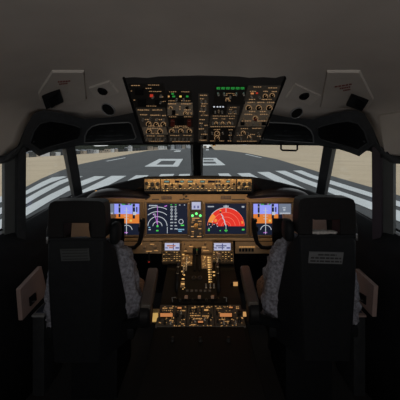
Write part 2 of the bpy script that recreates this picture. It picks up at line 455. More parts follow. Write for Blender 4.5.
# posts (boxes swept between top and bottom rails)
def post(name, a, b, wa, wb, dep, s, m, bow=0):
    rings = []
    for t in (0, .33, .66, 1):
        p = a.lerp(b, t); w = wa + (wb - wa) * t
        c = mir(p, s)
        nrm = V((X0, .9, p.z)) - c; nrm.z = 0; nrm.normalize()     # inwards
        if abs(p.x) < .1: nrm = V((0, -1, 0))
        tn = V((-nrm.y, nrm.x, 0))
        r = []
        for (q0, q1) in ((-1, 0), (-.75, 1), (.75, 1), (1, 0), (1, -.6), (-1, -.6)):
            r.append(c + tn * q0 * w / 2 + nrm * q1 * dep)
        rings.append(r)
    g = MB(); g.loft(rings); return struct(name, g, m)
cp = MB()
for dx, w_, d0 in ((0, .064, .0),):
    cp.loft([[V((-.026 + q0 * .052, yy + q1, zz)) for q0, q1 in ((-1, 0), (-.55, -.045), (.55, -.045), (1, 0), (1, .03), (-1, .03))] for yy, zz in ((2.34, .03), (2.57, -.17), (2.80, -.38))])
cpo = struct('trim_3', cp, M['black'])
cpr = MB()
for s in (-1, 1): cpr.tube([V((-.026 + s * .036, 2.34 - .034, .03)), V((-.026 + s * .036, 2.80 - .034, -.38))], .0065, 6)
obj('edge_bead', cpr, M['rim'], cpo)
for s, sd in ((-1, 'left'), (1, 'right')):
    n0 = 4 if s < 0 else 8
    post('trim_%d' % (n0), T[3] + V((0, 0, .03)), B[3] + V((0, 0, -.05)), .088, .085, .05, s, M['post'])
    p2 = post('trim_%d' % (n0 + 1), V((1.06, 1.72, .0)), V((1.065, 1.72, -.55)), .056, .060, .03, s, M['trimblack'] if s < 0 else M['purple'])
    # grey reveal of the rear side window (forward jamb) and its black gasket
    g = MB(); g.prism([mir(V(p), s) for p in ((1.072, 1.69, -.05), (1.096, 1.635, -.05), (1.096, 1.635, -.52), (1.072, 1.69, -.52))], [mir(V(p), s) for p in ((1.092, 1.70, -.05), (1.118, 1.645, -.05), (1.118, 1.645, -.52), (1.092, 1.70, -.52))])
    struct('trim_%d' % (n0 + 2), g, M['reveal'], smooth=False)
    # side beam along the top of the side windows
    g = MB()
    top = [V((.985, 2.20, .0)), V((1.075, 1.78, -.012)), V((1.10, 1.62, -.075)), V((1.115, 1.45, -.075)), V((1.125, 1.1, -.07))]
    g.loft([[mir(p + V((a_, 0, c_)), s) for a_, c_ in ((-.03, -.012), (-.03, .05), (.05, .06), (.05, -.012))] for p in top])
    struct('trim_%d' % (n0 + 3), g, M['trimblack'])
    # side wall, sill and ledge: profile swept along the rail
    st = [V((1.0, 2.75, -.40)), B[3], V((1.06, 2.05, -.422)), B[4], B[5], B[6], V((1.15, .6, -.495)), V((1.15, -.95, -.495))]
    rows = []
    for p in st:
        u = p.x
        prof = [(u + .05, p.z - .09), (u + .012, p.z - .016), (u - .015, p.z - .012), (u - .03, p.z - .022), (u - .085, p.z - .10), (u - .09, p.z - .125), (u - .12, p.z - .165), (u - .125, p.z - .19), (u - .135, p.z - .235), (u - .14, p.z - .6), (u - .14, FLOOR)]
        rows.append([mir(V((a_, p.y, b_)), s) for a_, b_ in prof])
    g = MB(); g.grid(rows)
    struct('wall_' + sd, g, M['wall'], solid=.02)
    # wall aft of the rear side window, up to the lining
    g = MB(); ps = [(1.14, 1.15), (1.15, .6), (1.15, -.95)]
    g.grid([[mir(V((u, y, z)), s) for z in (-.48, -.3, -.09)] for u, y in ps])
    struct('baseboard_' + sd if False else 'wall_upper_' + sd, g, M['wall'], solid=.02)
    # glass
    def pane(i, a, b, c, d, m=M['glass']):
        g = MB(); g.face([mir(p, s) for p in (a, b, c, d)]); w = struct('window_%d' % i, g, m, smooth=False, solid=.008)
        # slim gasket around the pane
        f_ = MB(); q_ = [mir(p, s) for p in (a, b, c, d)]
        ctr = sum(q_, V()) / 4; q_ = [p.lerp(ctr, .012) for p in q_]
        f_.tube(q_ + [q_[0], q_[1]], .008, 6); obj('gasket', f_, M['black'], w)
    i0 = 10 if s < 0 else 13
    pane(i0, T[0] + V((.02, 0, .02)), T[3] + V((-.02, 0, .02)), B[3] + V((-.02, 0, 0)), B[0] + V((.02, 0, 0)))
    pane(i0 + 1, T[3] + V((.03, 0, 0)), T[4] + V((0, .02, 0)), B[4] + V((0, .02, 0)), B[3] + V((.03, 0, 0)))
    pane(i0 + 2, V((1.105, 1.66, -.06)), T[6], B[6], V((1.12, 1.66, -.47)))
g = MB(); g.box((0, .9, FLOOR - .02), (2.3, 3.9, .04)); struct('floor', g, M['floor'])
g = MB(); g.box((0, -.97, -.45), (2.36, .04, 2.0)); struct('wall_back', g, M['wall'])
g = MB(); g.box((0, 2.84, -.955), (2.2, .04, .95)); struct('wall_front', g, M['wall'])

# ------------------------------------------------------------------ ceiling fittings
def ctube(pts, r, off=.002):
    d = []
    for (x0, y0), (x1, y1) in zip(pts, pts[1:]):
        for k in range(6): d.append(cpt(x0 + (x1 - x0) * k / 6, y0 + (y1 - y0) * k / 6, off)[0])
    d.append(cpt(*pts[-1], off)[0]); return MB().tube(d, r, 6)
def cplate(pts, o0, o1, mb=None):
    mb = mb or MB()
    mb.prism([cpt(x, y, o0)[0] for x, y in pts], [cpt(x, y, o1)[0] for x, y in pts]); return mb
def csheet(pts, off, th):
    n = len(pts); cx_ = sum(p[0] for p in pts) / n; cy_ = sum(p[1] for p in pts) / n
    dense = []
    for i in range(n):
        a, b = pts[i], pts[(i + 1) % n]
        for k in range(6): dense.append((a[0] + (b[0] - a[0]) * k / 6, a[1] + (b[1] - a[1]) * k / 6))
    g = MB(); rings = [[cpt(x, y, -.004)[0] for x, y in dense]]
    for f, o in ((1., off), (.97, off + th), (.75, off + th), (.5, off + th), (.25, off + th)): rings.append([cpt(cx_ + (x - cx_) * f, cy_ + (y - cy_) * f, o)[0] for x, y in dense])
    g.loft(rings, caps=False); g.face(rings[-1]); return g
side_txt = {-1: 'left', 1: 'right'}
for s in (-1, 1):
    w = side_txt[s]
    t = thing('ceiling_panel', 'grey trapezoid ceiling hatch with a black vent, on the %s of the overhead panel' % w, 'ceiling panel', cpt(60 if s < 0 else 340, 95)[0])
    if s < 0:
        trap = [(52, 70), (84, 70), (87, 98), (70, 104), (40, 100), (38, 92)]; vent = [(41, 94), (59.5, 87), (63.5, 98.5), (46, 106)]
        red = [(57.5, 79.5, 71, 78.6), (59, 82, 68, 81)]
    else:
        trap = [(327, 70), (360, 70), (374, 98), (369, 108), (320, 106), (323, 90)]; vent = [(351.5, 91.5), (369.5, 98), (364, 108.5), (346.5, 102)]
        red = [(335, 84.6, 353, 81.6), (340, 86.4, 351, 84.4), (343.5, 88.4, 351, 87)]
    obj('hatch', csheet(trap, .004, .006), M['lining_pad'], t)
    vp = obj('vent', cplate(vent, .006, .022), M['black'], t, smooth=False, bevel=.003)
    cxv = sum(p[0] for p in vent) / 4; cyv = sum(p[1] for p in vent) / 4
    inn = [(cxv + (x - cxv) * .45 + (1.5 if s < 0 else 2), cyv + (y - cyv) * .8) for x, y in vent]
    obj('slider', cplate(inn, .021, .026), M['blank'], vp, smooth=False)
    rl = MB()
    for (a, b, c, d) in red:
        n = 5
        for k in range(n):
            x0 = a + (c - a) * k / n; x1 = a + (c - a) * (k + .78) / n; y0 = b + (d - b) * k / n; y1 = b + (d - b) * (k + .78) / n
            cplate([(x0, y0 - .55), (x1, y1 - .55), (x1, y1 + .55), (x0, y0 + .55)], .011, .0125, rl)
    obj('placard_text', rl, M['inkred'], t, smooth=False)
    # gasper outlet
    if s < 0: sq = [(89, 87), (110, 80), (119, 92), (97, 99)]; c0 = (103.5, 89); rd = (109.5, 108, 7.4)
    else: sq = [(295, 83), (321, 95), (310, 104), (285, 97)]; c0 = (303.5, 94); rd = (295.5, 111.5, 6.6)
    t = thing('air_outlet', 'small black gasper nozzle in a square grey plate, %s ceiling' % w, 'air vent', cpt(*c0)[0])
    obj('cover_plate', csheet(sq, .003, .006), M['lining_pad'], t)
    p, n = cpt(*c0, .008); n = (n - .35 * p.normalized()).normalized(); r = 5.0 * p.y / F
    obj('bezel', MB().lathe(p, n, [(r * .6, 0), (r, 0), (r, .008), (r * .8, .012), (r * .8, .003), (r * .6, .003)], 20, False), M['black'], t)
    obj('nozzle', MB().lathe(p, n, [(0, 0), (r * .6, 0), (r * .55, .02), (r * .3, .022), (r * .28, .012), (0, .012)], 16), M['blank'], t)
    p, n = cpt(rd[0], rd[1], .008); n = (n - .30 * p.normalized()).normalized(); r = rd[2] * p.y / F
    t = thing('ceiling_speaker', 'round black speaker grille flush in the grey lining, %s ceiling' % w, 'speaker', p)
    obj('grille', MB().lathe(p, n, [(0, .006), (r * .9, .006), (r * .9, 0), (0, 0)], 28), M['tile'], t)
    obj('ring', MB().lathe(p, n, [(r * .88, 0), (r, 0), (r, .006), (r * .95, .010), (r * .88, .008), (r * .88, 0)], 28, False), M['rim'], t)
# lining panel, far right and left
for s, pts in ((1, [(381, 114), (404, 110), (404, 158), (391, 158), (386, 150)]), (-1, [(-4, 80), (2, 80), (3, 86), (-4, 90)])):
    if s > 0:
        t = tag(obj('lining_panel', csheet(pts, .004, .010), M['lining_pad']), 'pale raised lining panel on the right-hand upper wall above the rear side window', 'wall panel')
# assist handle above the right windshield
t = thing('assist_handle', 'black wire grab handle hanging above the right windshield', 'handle', P(289, 145, 2.2))
obj('bar', MB().tube([P(281, 143, 2.22), P(281, 149, 2.18), P(282.3, 150.2, 2.175), P(296, 150.6, 2.175), P(297.3, 149.4, 2.18), P(297.3, 143, 2.22)], .007, 8), M['black'], t)
for px_ in (281, 297.3): obj('mount', MB().box(P(px_, 143.5, 2.22), (.03, .03, .02), bev=.004), M['black'], t)

# ------------------------------------------------------------------ overhead panel
OP = Plane((0, 1.65, .005), (0, -.6287, -.7776))
ov = thing('overhead_panel', 'dark overhead switch panel with amber lit modules across the cockpit ceiling', 'overhead panel', OP.pt(204, 110))
g = MB(); OP.plate(g, [(124, 77), (285, 77), (258.5, 143), (145, 143)], -.05, -.004); obj('back_plate', g, M['plate'], ov, smooth=False)
fr = MB(); OP.line(fr, [(123.5, 77), (144.5, 143.4)], 1.6, -.004, .012); OP.line(fr, [(285.5, 77), (259, 143.4)], 1.6, -.004, .012); OP.line(fr, [(144.5, 143), (259, 143)], 1.3, -.004, .012)
obj('side_rail', fr, M['black'], ov, smooth=False)
def module(name, quad, m, label=None):
    g = MB(); OP.plate(g, quad, -.006, .004); o = obj(name, g, m, ov, smooth=False)
    if label: o['label'] = label
    return o
def lerpq(qd, a, b):
    (x0, y0), (x1, y1), (x2, y2), (x3, y3) = qd
    xt, yt = x0 + (x1 - x0) * a, y0 + (y1 - y0) * a; xb, yb = x3 + (x2 - x3) * a, y3 + (y2 - y3) * a
    return xt + (xb - xt) * b, yt + (yb - yt) * b
class OPl(Plane): pass
OPf = Plane(OP.pt(204, 110, .004), OP.n)
def dress(mod, quad, toggles=(), knobs=(), dials=(), lamps=(), legends=(), guards=(), blocks=(), lm='g_over', lw=.5):
    for a, b in toggles: obj('toggle_switch', OPf.toggle(MB(), *lerpq(quad, a, b)), M['toggle'], mod)
    for a, b, r in knobs: obj('rotary_knob', OPf.knob(MB(), *lerpq(quad, a, b), r, .018), M['knob_tan'], mod)
    for a, b, r in dials:
        x, y = lerpq(quad, a, b)
        d_ = obj('gauge', OPf.disc(MB(), x, y, r, 0, .006), M['black'], mod)
        ln = MB(); OPf.arc(ln, x, y, r * .95, -.6, PI + .6, .45, .0065, 12); OPf.line(ln, [(x, y), (x + r * .6, y - r * .5)], .35, .0065)
        obj('dial_mark', ln, M[lm], d_, smooth=False)
    for a, b, w_, h_, c in lamps:
        x, y = lerpq(quad, a, b); g_ = MB(); OPf.rect(g_, x - w_ / 2, y - h_ / 2, x + w_ / 2, y + h_ / 2, 0, .003); obj('annunciator', g_, M[c], mod, smooth=False)
    for a, b, w_, h_ in guards:
        x, y = lerpq(quad, a, b); g_ = MB(); OPf.rect(g_, x - w_ / 2, y - h_ / 2, x + w_ / 2, y + h_ / 2, 0, .016); obj('switch_guard', g_, M['redguard'], mod, smooth=False, bevel=.002)
    for a, b, w_, h_ in blocks:
        x, y = lerpq(quad, a, b); g_ = MB(); OPf.rect(g_, x - w_ / 2, y - h_ / 2, x + w_ / 2, y + h_ / 2, 0, .008); obj('cover', g_, M['black'], mod, smooth=False, bevel=.0015)
    if legends:
        g_ = MB()
        for a, b, w_ in legends:
            x, y = lerpq(quad, a, b); k = 0.
            while k < w_:
                ww = min(random.uniform(.7, 1.9), w_ - k)
                yy = y + random.uniform(-.12, .12)
                OPf.rect(g_, x - w_ / 2 + k, yy - lw / 2, x - w_ / 2 + k + ww, yy + lw / 2, .0006, .0014)
                k += ww + random.uniform(.4, .9)
        obj('lettering', g_, M[lm], mod, smooth=False)
def Q(x0, y0, x1, y1, sk=0.): return [(x0, y0), (x1, y0), (x1 + sk, y1), (x0 + sk, y1)]
q_ = Q(128.5, 84, 163, 107, 6); m_ = module('switch_module', q_, M['module_dark'])
dress(m_, q_, toggles=[(.62, .55), (.8, .78), (.86, .5)], blocks=[(.26, .32, 9, 6), (.26, .78, 9, 7), (.7, .8, 5, 5)], lamps=[(.58, .5, 3.2, 2.4, 'g_red')],
      legends=[(.2, .06, 9), (.72, .04, 11), (.72, .32, 12), (.55, .18, 6), (.86, .55, 4), (.9, .75, 3), (.5, .95, 10), (.04, .3, 1.6), (.05, .7, 1.6)])
q_ = Q(136, 108, 165, 126.5, 5); m_ = module('switch_module', q_, M['module'])
dress(m_, q_, toggles=[(.15, .6), (.4, .55), (.62, .6), (.85, .62)], dials=[(.3, .82, 2.6), (.55, .86, 2.6), (.8, .84, 2.6)],
      legends=[(.25, .1, 12), (.72, .1, 10), (.2, .36, 7), (.6, .38, 10), (.9, .4, 4), (.3, .62, 5), (.7, .62, 8), (.5, .97, 14)], lw=.75)
q_ = Q(142, 127.5, 166, 134, 2); m_ = module('gauge_module', q_, M['module_tan'])
dress(m_, q_, dials=[(.25, .5, 2.7), (.72, .5, 2.7)], legends=[(.5, .1, 14), (.5, .9, 8)], knobs=[(.5, .55, 1.1)])
q_ = Q(144, 135, 166, 141.8, 1.5); m_ = module('switch_module', q_, M['module'])
dress(m_, q_, toggles=[(.1, .5), (.3, .5), (.5, .5), (.7, .5), (.9, .5)], legends=[(.3, .12, 8), (.75, .12, 7), (.5, .9, 14)], knobs=[(.2, .55, .9), (.6, .55, .9)])
q_ = Q(166.5, 91, 191.5, 101.5, .5); m_ = module('annunciator_module', q_, M['module_dark'], 'row of green and yellow lit annunciators')
dress(m_, q_, lamps=[(.24, .25, 2.4, 1.3, 'g_green'), (.28, .5, 2.8, 1.2, 'g_green'), (.55, .5, 2.2, 1.2, 'g_yellow'), (.82, .5, 2.4, 1.3, 'g_green'), (.08, .5, 1.6, 1.2, 'g_amber')],
      legends=[(.25, .06, 7), (.75, .06, 8), (.22, .92, 8), (.75, .92, 9)], toggles=[(.4, .75), (.68, .75)])
q_ = Q(167, 103, 192.5, 115, .6); m_ = module('gauge_module', q_, M['module_tan'])
dress(m_, q_, blocks=[(.24, .75, 3.4, 4), (.78, .35, 3, 2.2)], toggles=[(.4, .5), (.62, .5), (.9, .6)], dials=[(.14, .35, 1.8), (.7, .8, 2), (.88, .8, 1.8)],
      legends=[(.2, .06, 8), (.75, .06, 10), (.5, .5, 1.2), (.5, .3, 1.2), (.3, .95, 6), (.78, .55, 7)], lw=.8)
q_ = Q(168, 116, 193, 126.6, .4); m_ = module('switch_module', q_, M['module_dark'], 'dark module with two red switch guards')
dress(m_, q_, guards=[(.18, .55, 4, 5.5), (.84, .55, 4, 5.5)], blocks=[(.5, .5, 7, 6)], legends=[(.2, .06, 8), (.8, .06, 8), (.5, .95, 16)])
q_ = Q(168.3, 127.2, 193.3, 133.6, .2); m_ = module('gauge_module', q_, M['module'])
dress(m_, q_, dials=[(.14, .5, 2.5), (.5, .5, 2.5), (.84, .5, 2.5)], legends=[(.3, .06, 6), (.7, .06, 6)], toggles=[(.32, .5), (.68, .5)])
q_ = Q(168.6, 134.4, 193.5, 141.8, .2); m_ = module('switch_module', q_, M['module'])
dress(m_, q_, toggles=[(.1, .55), (.26, .55), (.42, .55), (.58, .55), (.74, .55), (.9, .55)], legends=[(.25, .12, 9), (.75, .12, 8), (.5, .95, 18)])
q_ = Q(198.5, 94, 208.5, 117, 0); m_ = module('light_module', q_, M['module'])
dress(m_, q_, toggles=[(.3, .3), (.7, .3), (.3, .62), (.7, .62)], legends=[(.5, .05, 7), (.35, .2, 4), (.6, .42, 6), (.5, .52, 5), (.4, .75, 6), (.6, .92, 7)], knobs=[(.5, .82, 1.3)], lw=.7)
q_ = Q(198.5, 118, 208.5, 141.8, -.3); m_ = module('light_module', q_, M['module'])
dress(m_, q_, toggles=[(.3, .3), (.7, .55), (.3, .8)], legends=[(.4, .06, 6), (.3, .22, 4), (.75, .3, 3), (.3, .45, 5), (.6, .68, 6), (.5, .93, 7)], blocks=[(.68, .8, 2.5, 3)], lw=.7)
q_ = Q(215.5, 86, 246.5, 103.5, -1.5); m_ = module('engine_start_module', q_, M['module_dark'], 'black module with a bright green lit row')
dress(m_, q_, lamps=[(.10 + .155 * k, .12, 3.6, 1.9, 'g_green') for k in range(6)], legends=[(.5, .42, 8), (.36, .52, 3), (.64, .52, 3), (.44, .68, 5), (.45, .84, 5)], toggles=[(.12, .45), (.3, .45), (.68, .45), (.92, .45), (.5, .6)], dials=[(.42, .75, 1.8)])
g_ = MB(); 
for k in range(6): OPf.arc(g_, 219.2 + 4.6 * k, 88.6, 1.2, 0, 2 * PI, .35, .0034, 8)
obj('lamp_cap', g_, M['s_black'], m_, smooth=False)
for k in (.1, .3, .7, .93):
    x, y = lerpq(q_, k, .45); g_ = MB(); OPf.rect(g_, x - .5, y - 1.5, x + .5, y + 1.3, .001, .002); obj('annunciator', g_, mat('lamp_teal', (.02, .02, .02), emit=(.12, .22, .18), es=.6), m_, smooth=False)
q_ = Q(212, 105, 226, 114, -.6); m_ = module('switch_module', q_, M['module_dark'])
dress(m_, q_, lamps=[(.16, .18, 1.6, .8, 'g_white'), (.4, .18, 1.5, .8, 'g_white'), (.6, .18, 1.5, .8, 'g_white'), (.8, .18, 1.5, .8, 'g_white')], knobs=[(.5, .6, 1.2)], toggles=[(.25, .7), (.75, .7)])
q_ = Q(227.5, 106.5, 240, 114.4, -1.5); m_ = module('switch_module', q_, M['module'])
dress(m_, q_, toggles=[(.3, .6), (.7, .6)], legends=[(.5, .1, 7), (.3, .35, 3), (.5, .9, 8)], knobs=[(.5, .65, 1)])
q_ = Q(210.5, 115.5, 237.5, 127, -1.6); m_ = module('switch_module', q_, M['module'])
dress(m_, q_, toggles=[(.12, .6), (.36, .6), (.6, .6), (.84, .6)], legends=[(.5, .04, 22), (.2, .26, 5), (.5, .28, 4), (.8, .26, 5), (.5, .96, 24)], dials=[(.24, .6, 1.6), (.48, .6, 1.6), (.72, .6, 1.6)])
q_ = Q(209.8, 128.3, 226.5, 141.8, -.6); m_ = module('gauge_module', q_, M['module_dark'])
dress(m_, q_, dials=[(.45, .32, 2.6), (.45, .66, 2.5)], legends=[(.45, .08, 7), (.45, .5, 6), (.2, .92, 5), (.75, .92, 5)], toggles=[(.15, .3), (.78, .3)], lamps=[(.45, .7, 2.2, 1.2, 'g_white')])
q_ = Q(227.5, 128.3, 234, 141.8, -1.2); m_ = module('switch_module', q_, M['module_dark'])
dress(m_, q_, toggles=[(.5, .3), (.5, .65)], legends=[(.5, .1, 4), (.5, .5, 3), (.5, .92, 4)])
q_ = Q(248, 86, 280.5, 100.5, -4.5); m_ = module('pressure_module', q_, M['module'])
dress(m_, q_, dials=[(.62, .65, 2.5), (.82, .6, 2.5)], toggles=[(.2, .7), (.45, .75)], lamps=[(.2, .5, 3, 1.2, 'g_orange'), (.34, .48, 2, 1.1, 'g_red')], legends=[(.3, .06, 8), (.78, .12, 9), (.6, .36, 5), (.86, .38, 5), (.2, .36, 6), (.7, .92, 10), (.25, .92, 6)], lw=.65)
q_ = Q(245, 102, 275.5, 112.5, -3.2); m_ = module('gauge_module', q_, M['module_tan'], 'tan module with three round gauges')
dress(m_, q_, dials=[(.17, .5, 3), (.5, .5, 3), (.84, .5, 3)], legends=[(.2, .02, 7), (.52, .02, 7), (.84, .02, 7), (.33, .9, 6), (.68, .9, 6)], knobs=[(.335, .55, .9), (.67, .55, .9)], lw=.7)
q_ = Q(241.5, 113.2, 272, 125.8, -4.2); m_ = module('air_module', q_, M['module_tan'])
dress(m_, q_, knobs=[(.12, .4, 1.3), (.88, .4, 1.3), (.3, .85, 1.2), (.72, .85, 1.2)], toggles=[(.5, .8)], dials=[(.5, .35, 2.6)], legends=[(.25, .08, 8), (.75, .08, 8), (.25, .6, 9), (.75, .6, 9)], blocks=[(.14, .78, 4, 3), (.84, .78, 4, 3)], guards=[(.5, .4, 3, 1.6)], lw=.7)
q_ = Q(236.5, 127, 266, 141.8, -4.5); m_ = module('switch_module', q_, M['module'])
dress(m_, q_, toggles=[(.1, .4), (.25, .7), (.45, .4), (.6, .7), (.8, .4), (.9, .7)], dials=[(.28, .35, 2.2), (.52, .62, 1.8)], legends=[(.28, .1, 7), (.7, .08, 9), (.2, .55, 6), (.62, .5, 5), (.86, .62, 4), (.5, .95, 20)])
ft = obj('flood_lamp', OPf.disc(MB(), 214, 143.5, 1.6, -.005, .012), M['black'], ov)
g_ = MB(); OPf.disc(g_, 214, 144, .8, .0125, .0135); obj('lens', g_, M['g_amber'], ft)

# ------------------------------------------------------------------ glareshield
gl = thing('glareshield', 'black padded glareshield hood spanning below the windshield', 'glareshield', (0, 2.1, -.3))
# (px, py crest, Y crest, py lower edge, Y)
sec = [(60, 200, 2.22), (76, 196.5, 2.20), (90, 191, 2.12), (104, 186.5, 2.05), (120, 182.6, 2.0), (136, 178.8, 1.97), (145, 176.9, 1.955), (170, 176.1, 1.95), (198, 175.7, 1.95), (226, 176.1, 1.95), (252, 176.9, 1.955), (262, 178.6, 1.97), (280, 182.4, 2.0), (297, 186.6, 2.05), (311, 191, 2.12), (325, 196.5, 2.20), (341, 200, 2.22)]
rows = []
for x, y, Y in sec:
    p = P(x, y, Y)
    fy = 2.82 - .9 * abs(p.x) ** 2.6
    fw = V((p.x * 1.06, max(Y + .12, min(2.80, fy)), -.375 if abs(p.x) < .75 else -.42))
    mid = p.lerp(fw, .45) + V((0, 0, .012))
    low = p + V((0, .008, -.028 if 143 < x < 254 else -.075))
    rows.append([p + V((0, .0, -.010)), p + V((0, .014, 0)), p + V((0, .05, -.004)), mid, fw, fw + V((0, 0, -.06)), V((low.x, low.y + .25, low.z - .02)), low])
g = MB(); g.loft(rows); obj('top_pad', g, M['shield'], gl)
# rounded leather hoods over the outboard displays
for s, xs_ in ((-1, [(88, 202), (93, 197), (100, 194), (112, 192.6), (126, 192.8), (140, 194.8), (151, 197)]), (1, [(246, 197), (257, 194.6), (271, 192.4), (285, 192), (298, 193.6), (305, 197), (309, 202)])):
    pth = [P(x, y, 2.0 + .0002 * abs(x - (125 if s < 0 else 275)) ** 1.3) for x, y in xs_]
    rr = [.022, .030, .034, .036, .034, .026, .014] if s < 0 else [.014, .026, .034, .036, .034, .030, .022]
    o = obj('hood_pad', MB().tube(pth, rr, 14, 2.6), M['hood'], gl, sub=1)
# small lit switches on the shield
sh = Plane((0, 2.02, -.28), (0, -1, .3))
for x, y, w_, h_ in ((122.5, 187.6, 1.6, 1.4), (127, 187.6, 2.2, 1.6), (268, 187.4, 1.8, 1.5), (272.5, 187.6, 1.8, 1.5)):
    b_ = MB(); sh.rect(b_, x - w_ / 2, y - h_ / 2, x + w_ / 2, y + h_ / 2, -.03, .012); o = obj('warning_button', b_, mat('button_brown', (.10, .07, .05), .5), gl, smooth=False)
for x, y in ((95.5, 190.8), (302, 193)):
    b_ = MB(); b_.ell(P(x, y, 2.05), (.014, .01, .008)); o = obj('map_lamp', b_, mat('lamp_shell', (.05, .035, .03), .5), gl)
    c_ = MB(); c_.ell(P(x + .6, y + .2, 2.038), (.007, .006, .005)); obj('bulb', c_, M['g_amber'], o)
fl = MB(); fl.tube([P(146, 193.4, 2.03), P(252, 193.4, 2.03)], .006, 8); obj('flood_tube', fl, M['black'], gl)

# ------------------------------------------------------------------ mode control panel + EFIS controls
MP = Plane((0, 1.945, -.26), (0, -1, .12))
mc = thing('mode_control_panel', 'long gold-lit autopilot control panel under the glareshield crest', 'control panel', MP.pt(198, 186))
g = MB(); MP.rect(g, 144, 178, 253.5, 192.6, -.05, -.002); obj('housing', g, M['black'], mc, smooth=False)
MF = Plane(MP.o + MP.n * .0, MP.n)
g = MB(); MP.plate(g, [(161, 179.2), (236, 179.2), (236, 191), (161, 191)], -.003, 0); obj('face_plate', g, M['gold'], mc, smooth=False)
def efis(x0, x1, label):
    t = thing('instrument_control_panel', label, 'control panel', MP.pt((x0 + x1) / 2, 186))
    g = MB(); MP.rect(g, x0, 179.2, x1, 191, -.003, 0); obj('face_plate', g, M['gold'], t, smooth=False)
    w_ = x1 - x0
    for k, (a, b, r) in enumerate(((.14, .35, 1.7), (.14, .35, 1.0), (.5, .42, 2.1), (.85, .38, 1.9), (.38, .75, 1.0), (.62, .78, 1.0))):
        obj('rotary_knob', MP.knob(MB(), x0 + w_ * a, 179.4 + 11.4 * b, r, .014 + (.008 if k == 1 else 0)), M['knob'], t)
    for k in range(7):
        b_ = MB(); x = x0 + w_ * (.07 + .143 * k); MP.rect(b_, x - .75, 188.6, x + .75, 190.2, 0, .005); obj('push_button', b_, M['knob'], t, smooth=False)
    lg = MB()
    for k in range(26):
        x, y = x0 + random.uniform(.5, w_ - 2), random.choice((180.2, 182.6, 184.4, 186.6, 188.0)) + random.uniform(-.2, .2)
        MP.rect(lg, x, y - .35, x + random.uniform(.6, 1.7), y + .3, .0005, .0012)
    obj('lettering', lg, M['g_gold'], t, smooth=False)
efis(144.5, 160, 'gold-lit display control box at the left end of the autopilot panel')
efis(237, 251.5, 'gold-lit display control box at the right end of the autopilot panel')
for x0, x1 in ((164, 169.6), (175, 179.3), (180, 184), (187.6, 193), (200, 205), (208, 215), (226, 230.2)):
    g = MB(); MP.rect(g, x0, 180.4, x1, 182.6, 0, .002); o = obj('digit_window', g, M['s_black'], mc, smooth=False)
    if x0 not in (208, 175):
        g = MB()
        for k in range(3):
            xx = x0 + .5 + (x1 - x0 - 1) * k / 3; MP.rect(g, xx, 180.9, xx + (x1 - x0) / 4.2, 182.2, .0022, .003)
        obj('digits', g, M['g_lcd'], o, smooth=False)
for x, y, r in ((166, 186, 1.5), (172, 185, 1.2), (180, 186, 1.7), (190, 185.6, 1.5), (203, 185.8, 1.7), (223, 185.2, 1.3), (228.5, 185.6, 1.5), (234, 184, 1.2), (172, 189, .8), (196, 184, 1.)):
    obj('rotary_knob', MP.knob(MB(), x, y, r, .016), M['knob'], mc)
for k in range(17):
    x = 163.3 + 4.3 * k; g = MB(); MP.rect(g, x - 1.15, 187.7, x + 1.15, 190.2, 0, .005); o = obj('push_button', g, M['knob'], mc, smooth=False)
    g = MB(); MP.rect(g, x - .8, 188.3, x + .8, 188.9, .0052, .006); obj('lettering', g, M['g_gold'], o, smooth=False)
for x, y in ((216.5, 181.5), (219.5, 181.5), (216.5, 185.5), (219.5, 185.5), (198, 187.5)):
    g = MB(); MP.rect(g, x - 1.1, y - 1.2, x + 1.1, y + 1.2, 0, .004); obj('push_button', g, M['knob'], mc, smooth=False)
lg = MB()
for k in range(75):
    x, y = random.uniform(161.5, 234), random.choice((179.8, 183.3, 184.3, 187.1, 190.6)) + random.uniform(-.2, .2)
    MP.rect(lg, x, y - .3, x + random.uniform(.7, 2.2), y + .3, .0005, .0012)
obj('lettering', lg, M['g_gold'], mc, smooth=False)

# ------------------------------------------------------------------ main instrument panel
IP = Plane((0, 2.22, -.56), (0, -1, .15))
ip = thing('main_instrument_panel', 'brown main instrument panel lit warm under the glareshield', 'instrument panel', IP.pt(198, 222))
g = MB(); IP.plate(g, [(94, 195), (302, 195), (330, 240), (66, 240)], -.06, -.012); obj('panel_board', g, M['panel'], ip, smooth=False)
g = MB(); IP.plate(g, [(66, 238.2), (330, 238.2), (330, 240.6), (66, 240.6)], -.02, .012); obj('lower_lip', g, M['panel_lip'], ip, smooth=False, bevel=.003)
g = MB(); IP.plate(g, [(143, 193.2), (253, 193.2), (253, 201.2), (143, 201.2)], -.02, -.004); obj('upper_strip', g, M['panel'], ip, smooth=False)
def ann(x0, y0, x1, y1, n):
    g = MB(); IP.rect(g, x0, y0, x1, y1, -.01, .004); o = obj('warning_light_box', g, M['bezel_dark'], ip, smooth=False)
    for k in range(n):
        w_ = (x1 - x0) / n; g = MB(); IP.rect(g, x0 + w_ * (k + .12), y0 + .5, x0 + w_ * (k + .88), y1 - .4, .004, .006); obj('caption_light', g, mat('caption_off', (.09, .05, .03), .4), o, smooth=False)
    return o
ann(161.5, 196.3, 171.5, 199.4, 3); ann(221, 196.0, 231, 199.4, 3)
for x, y, r in ((183.6, 194.8, 1.1), (186.4, 196.4, 1.2), (184, 198.6, .9), (146, 199, .9)): obj('rotary_knob', IP.knob(MB(), x, y, r, .014, -.004), M['knob'], ip)
for a, b in ((179.5, 189), (232, 245), (152, 159)):
    g = MB(); IP.rect(g, a, 198.9, b, 200.2, -.004, .0); obj('placard', g, M['bezel_dark'], ip, smooth=False)
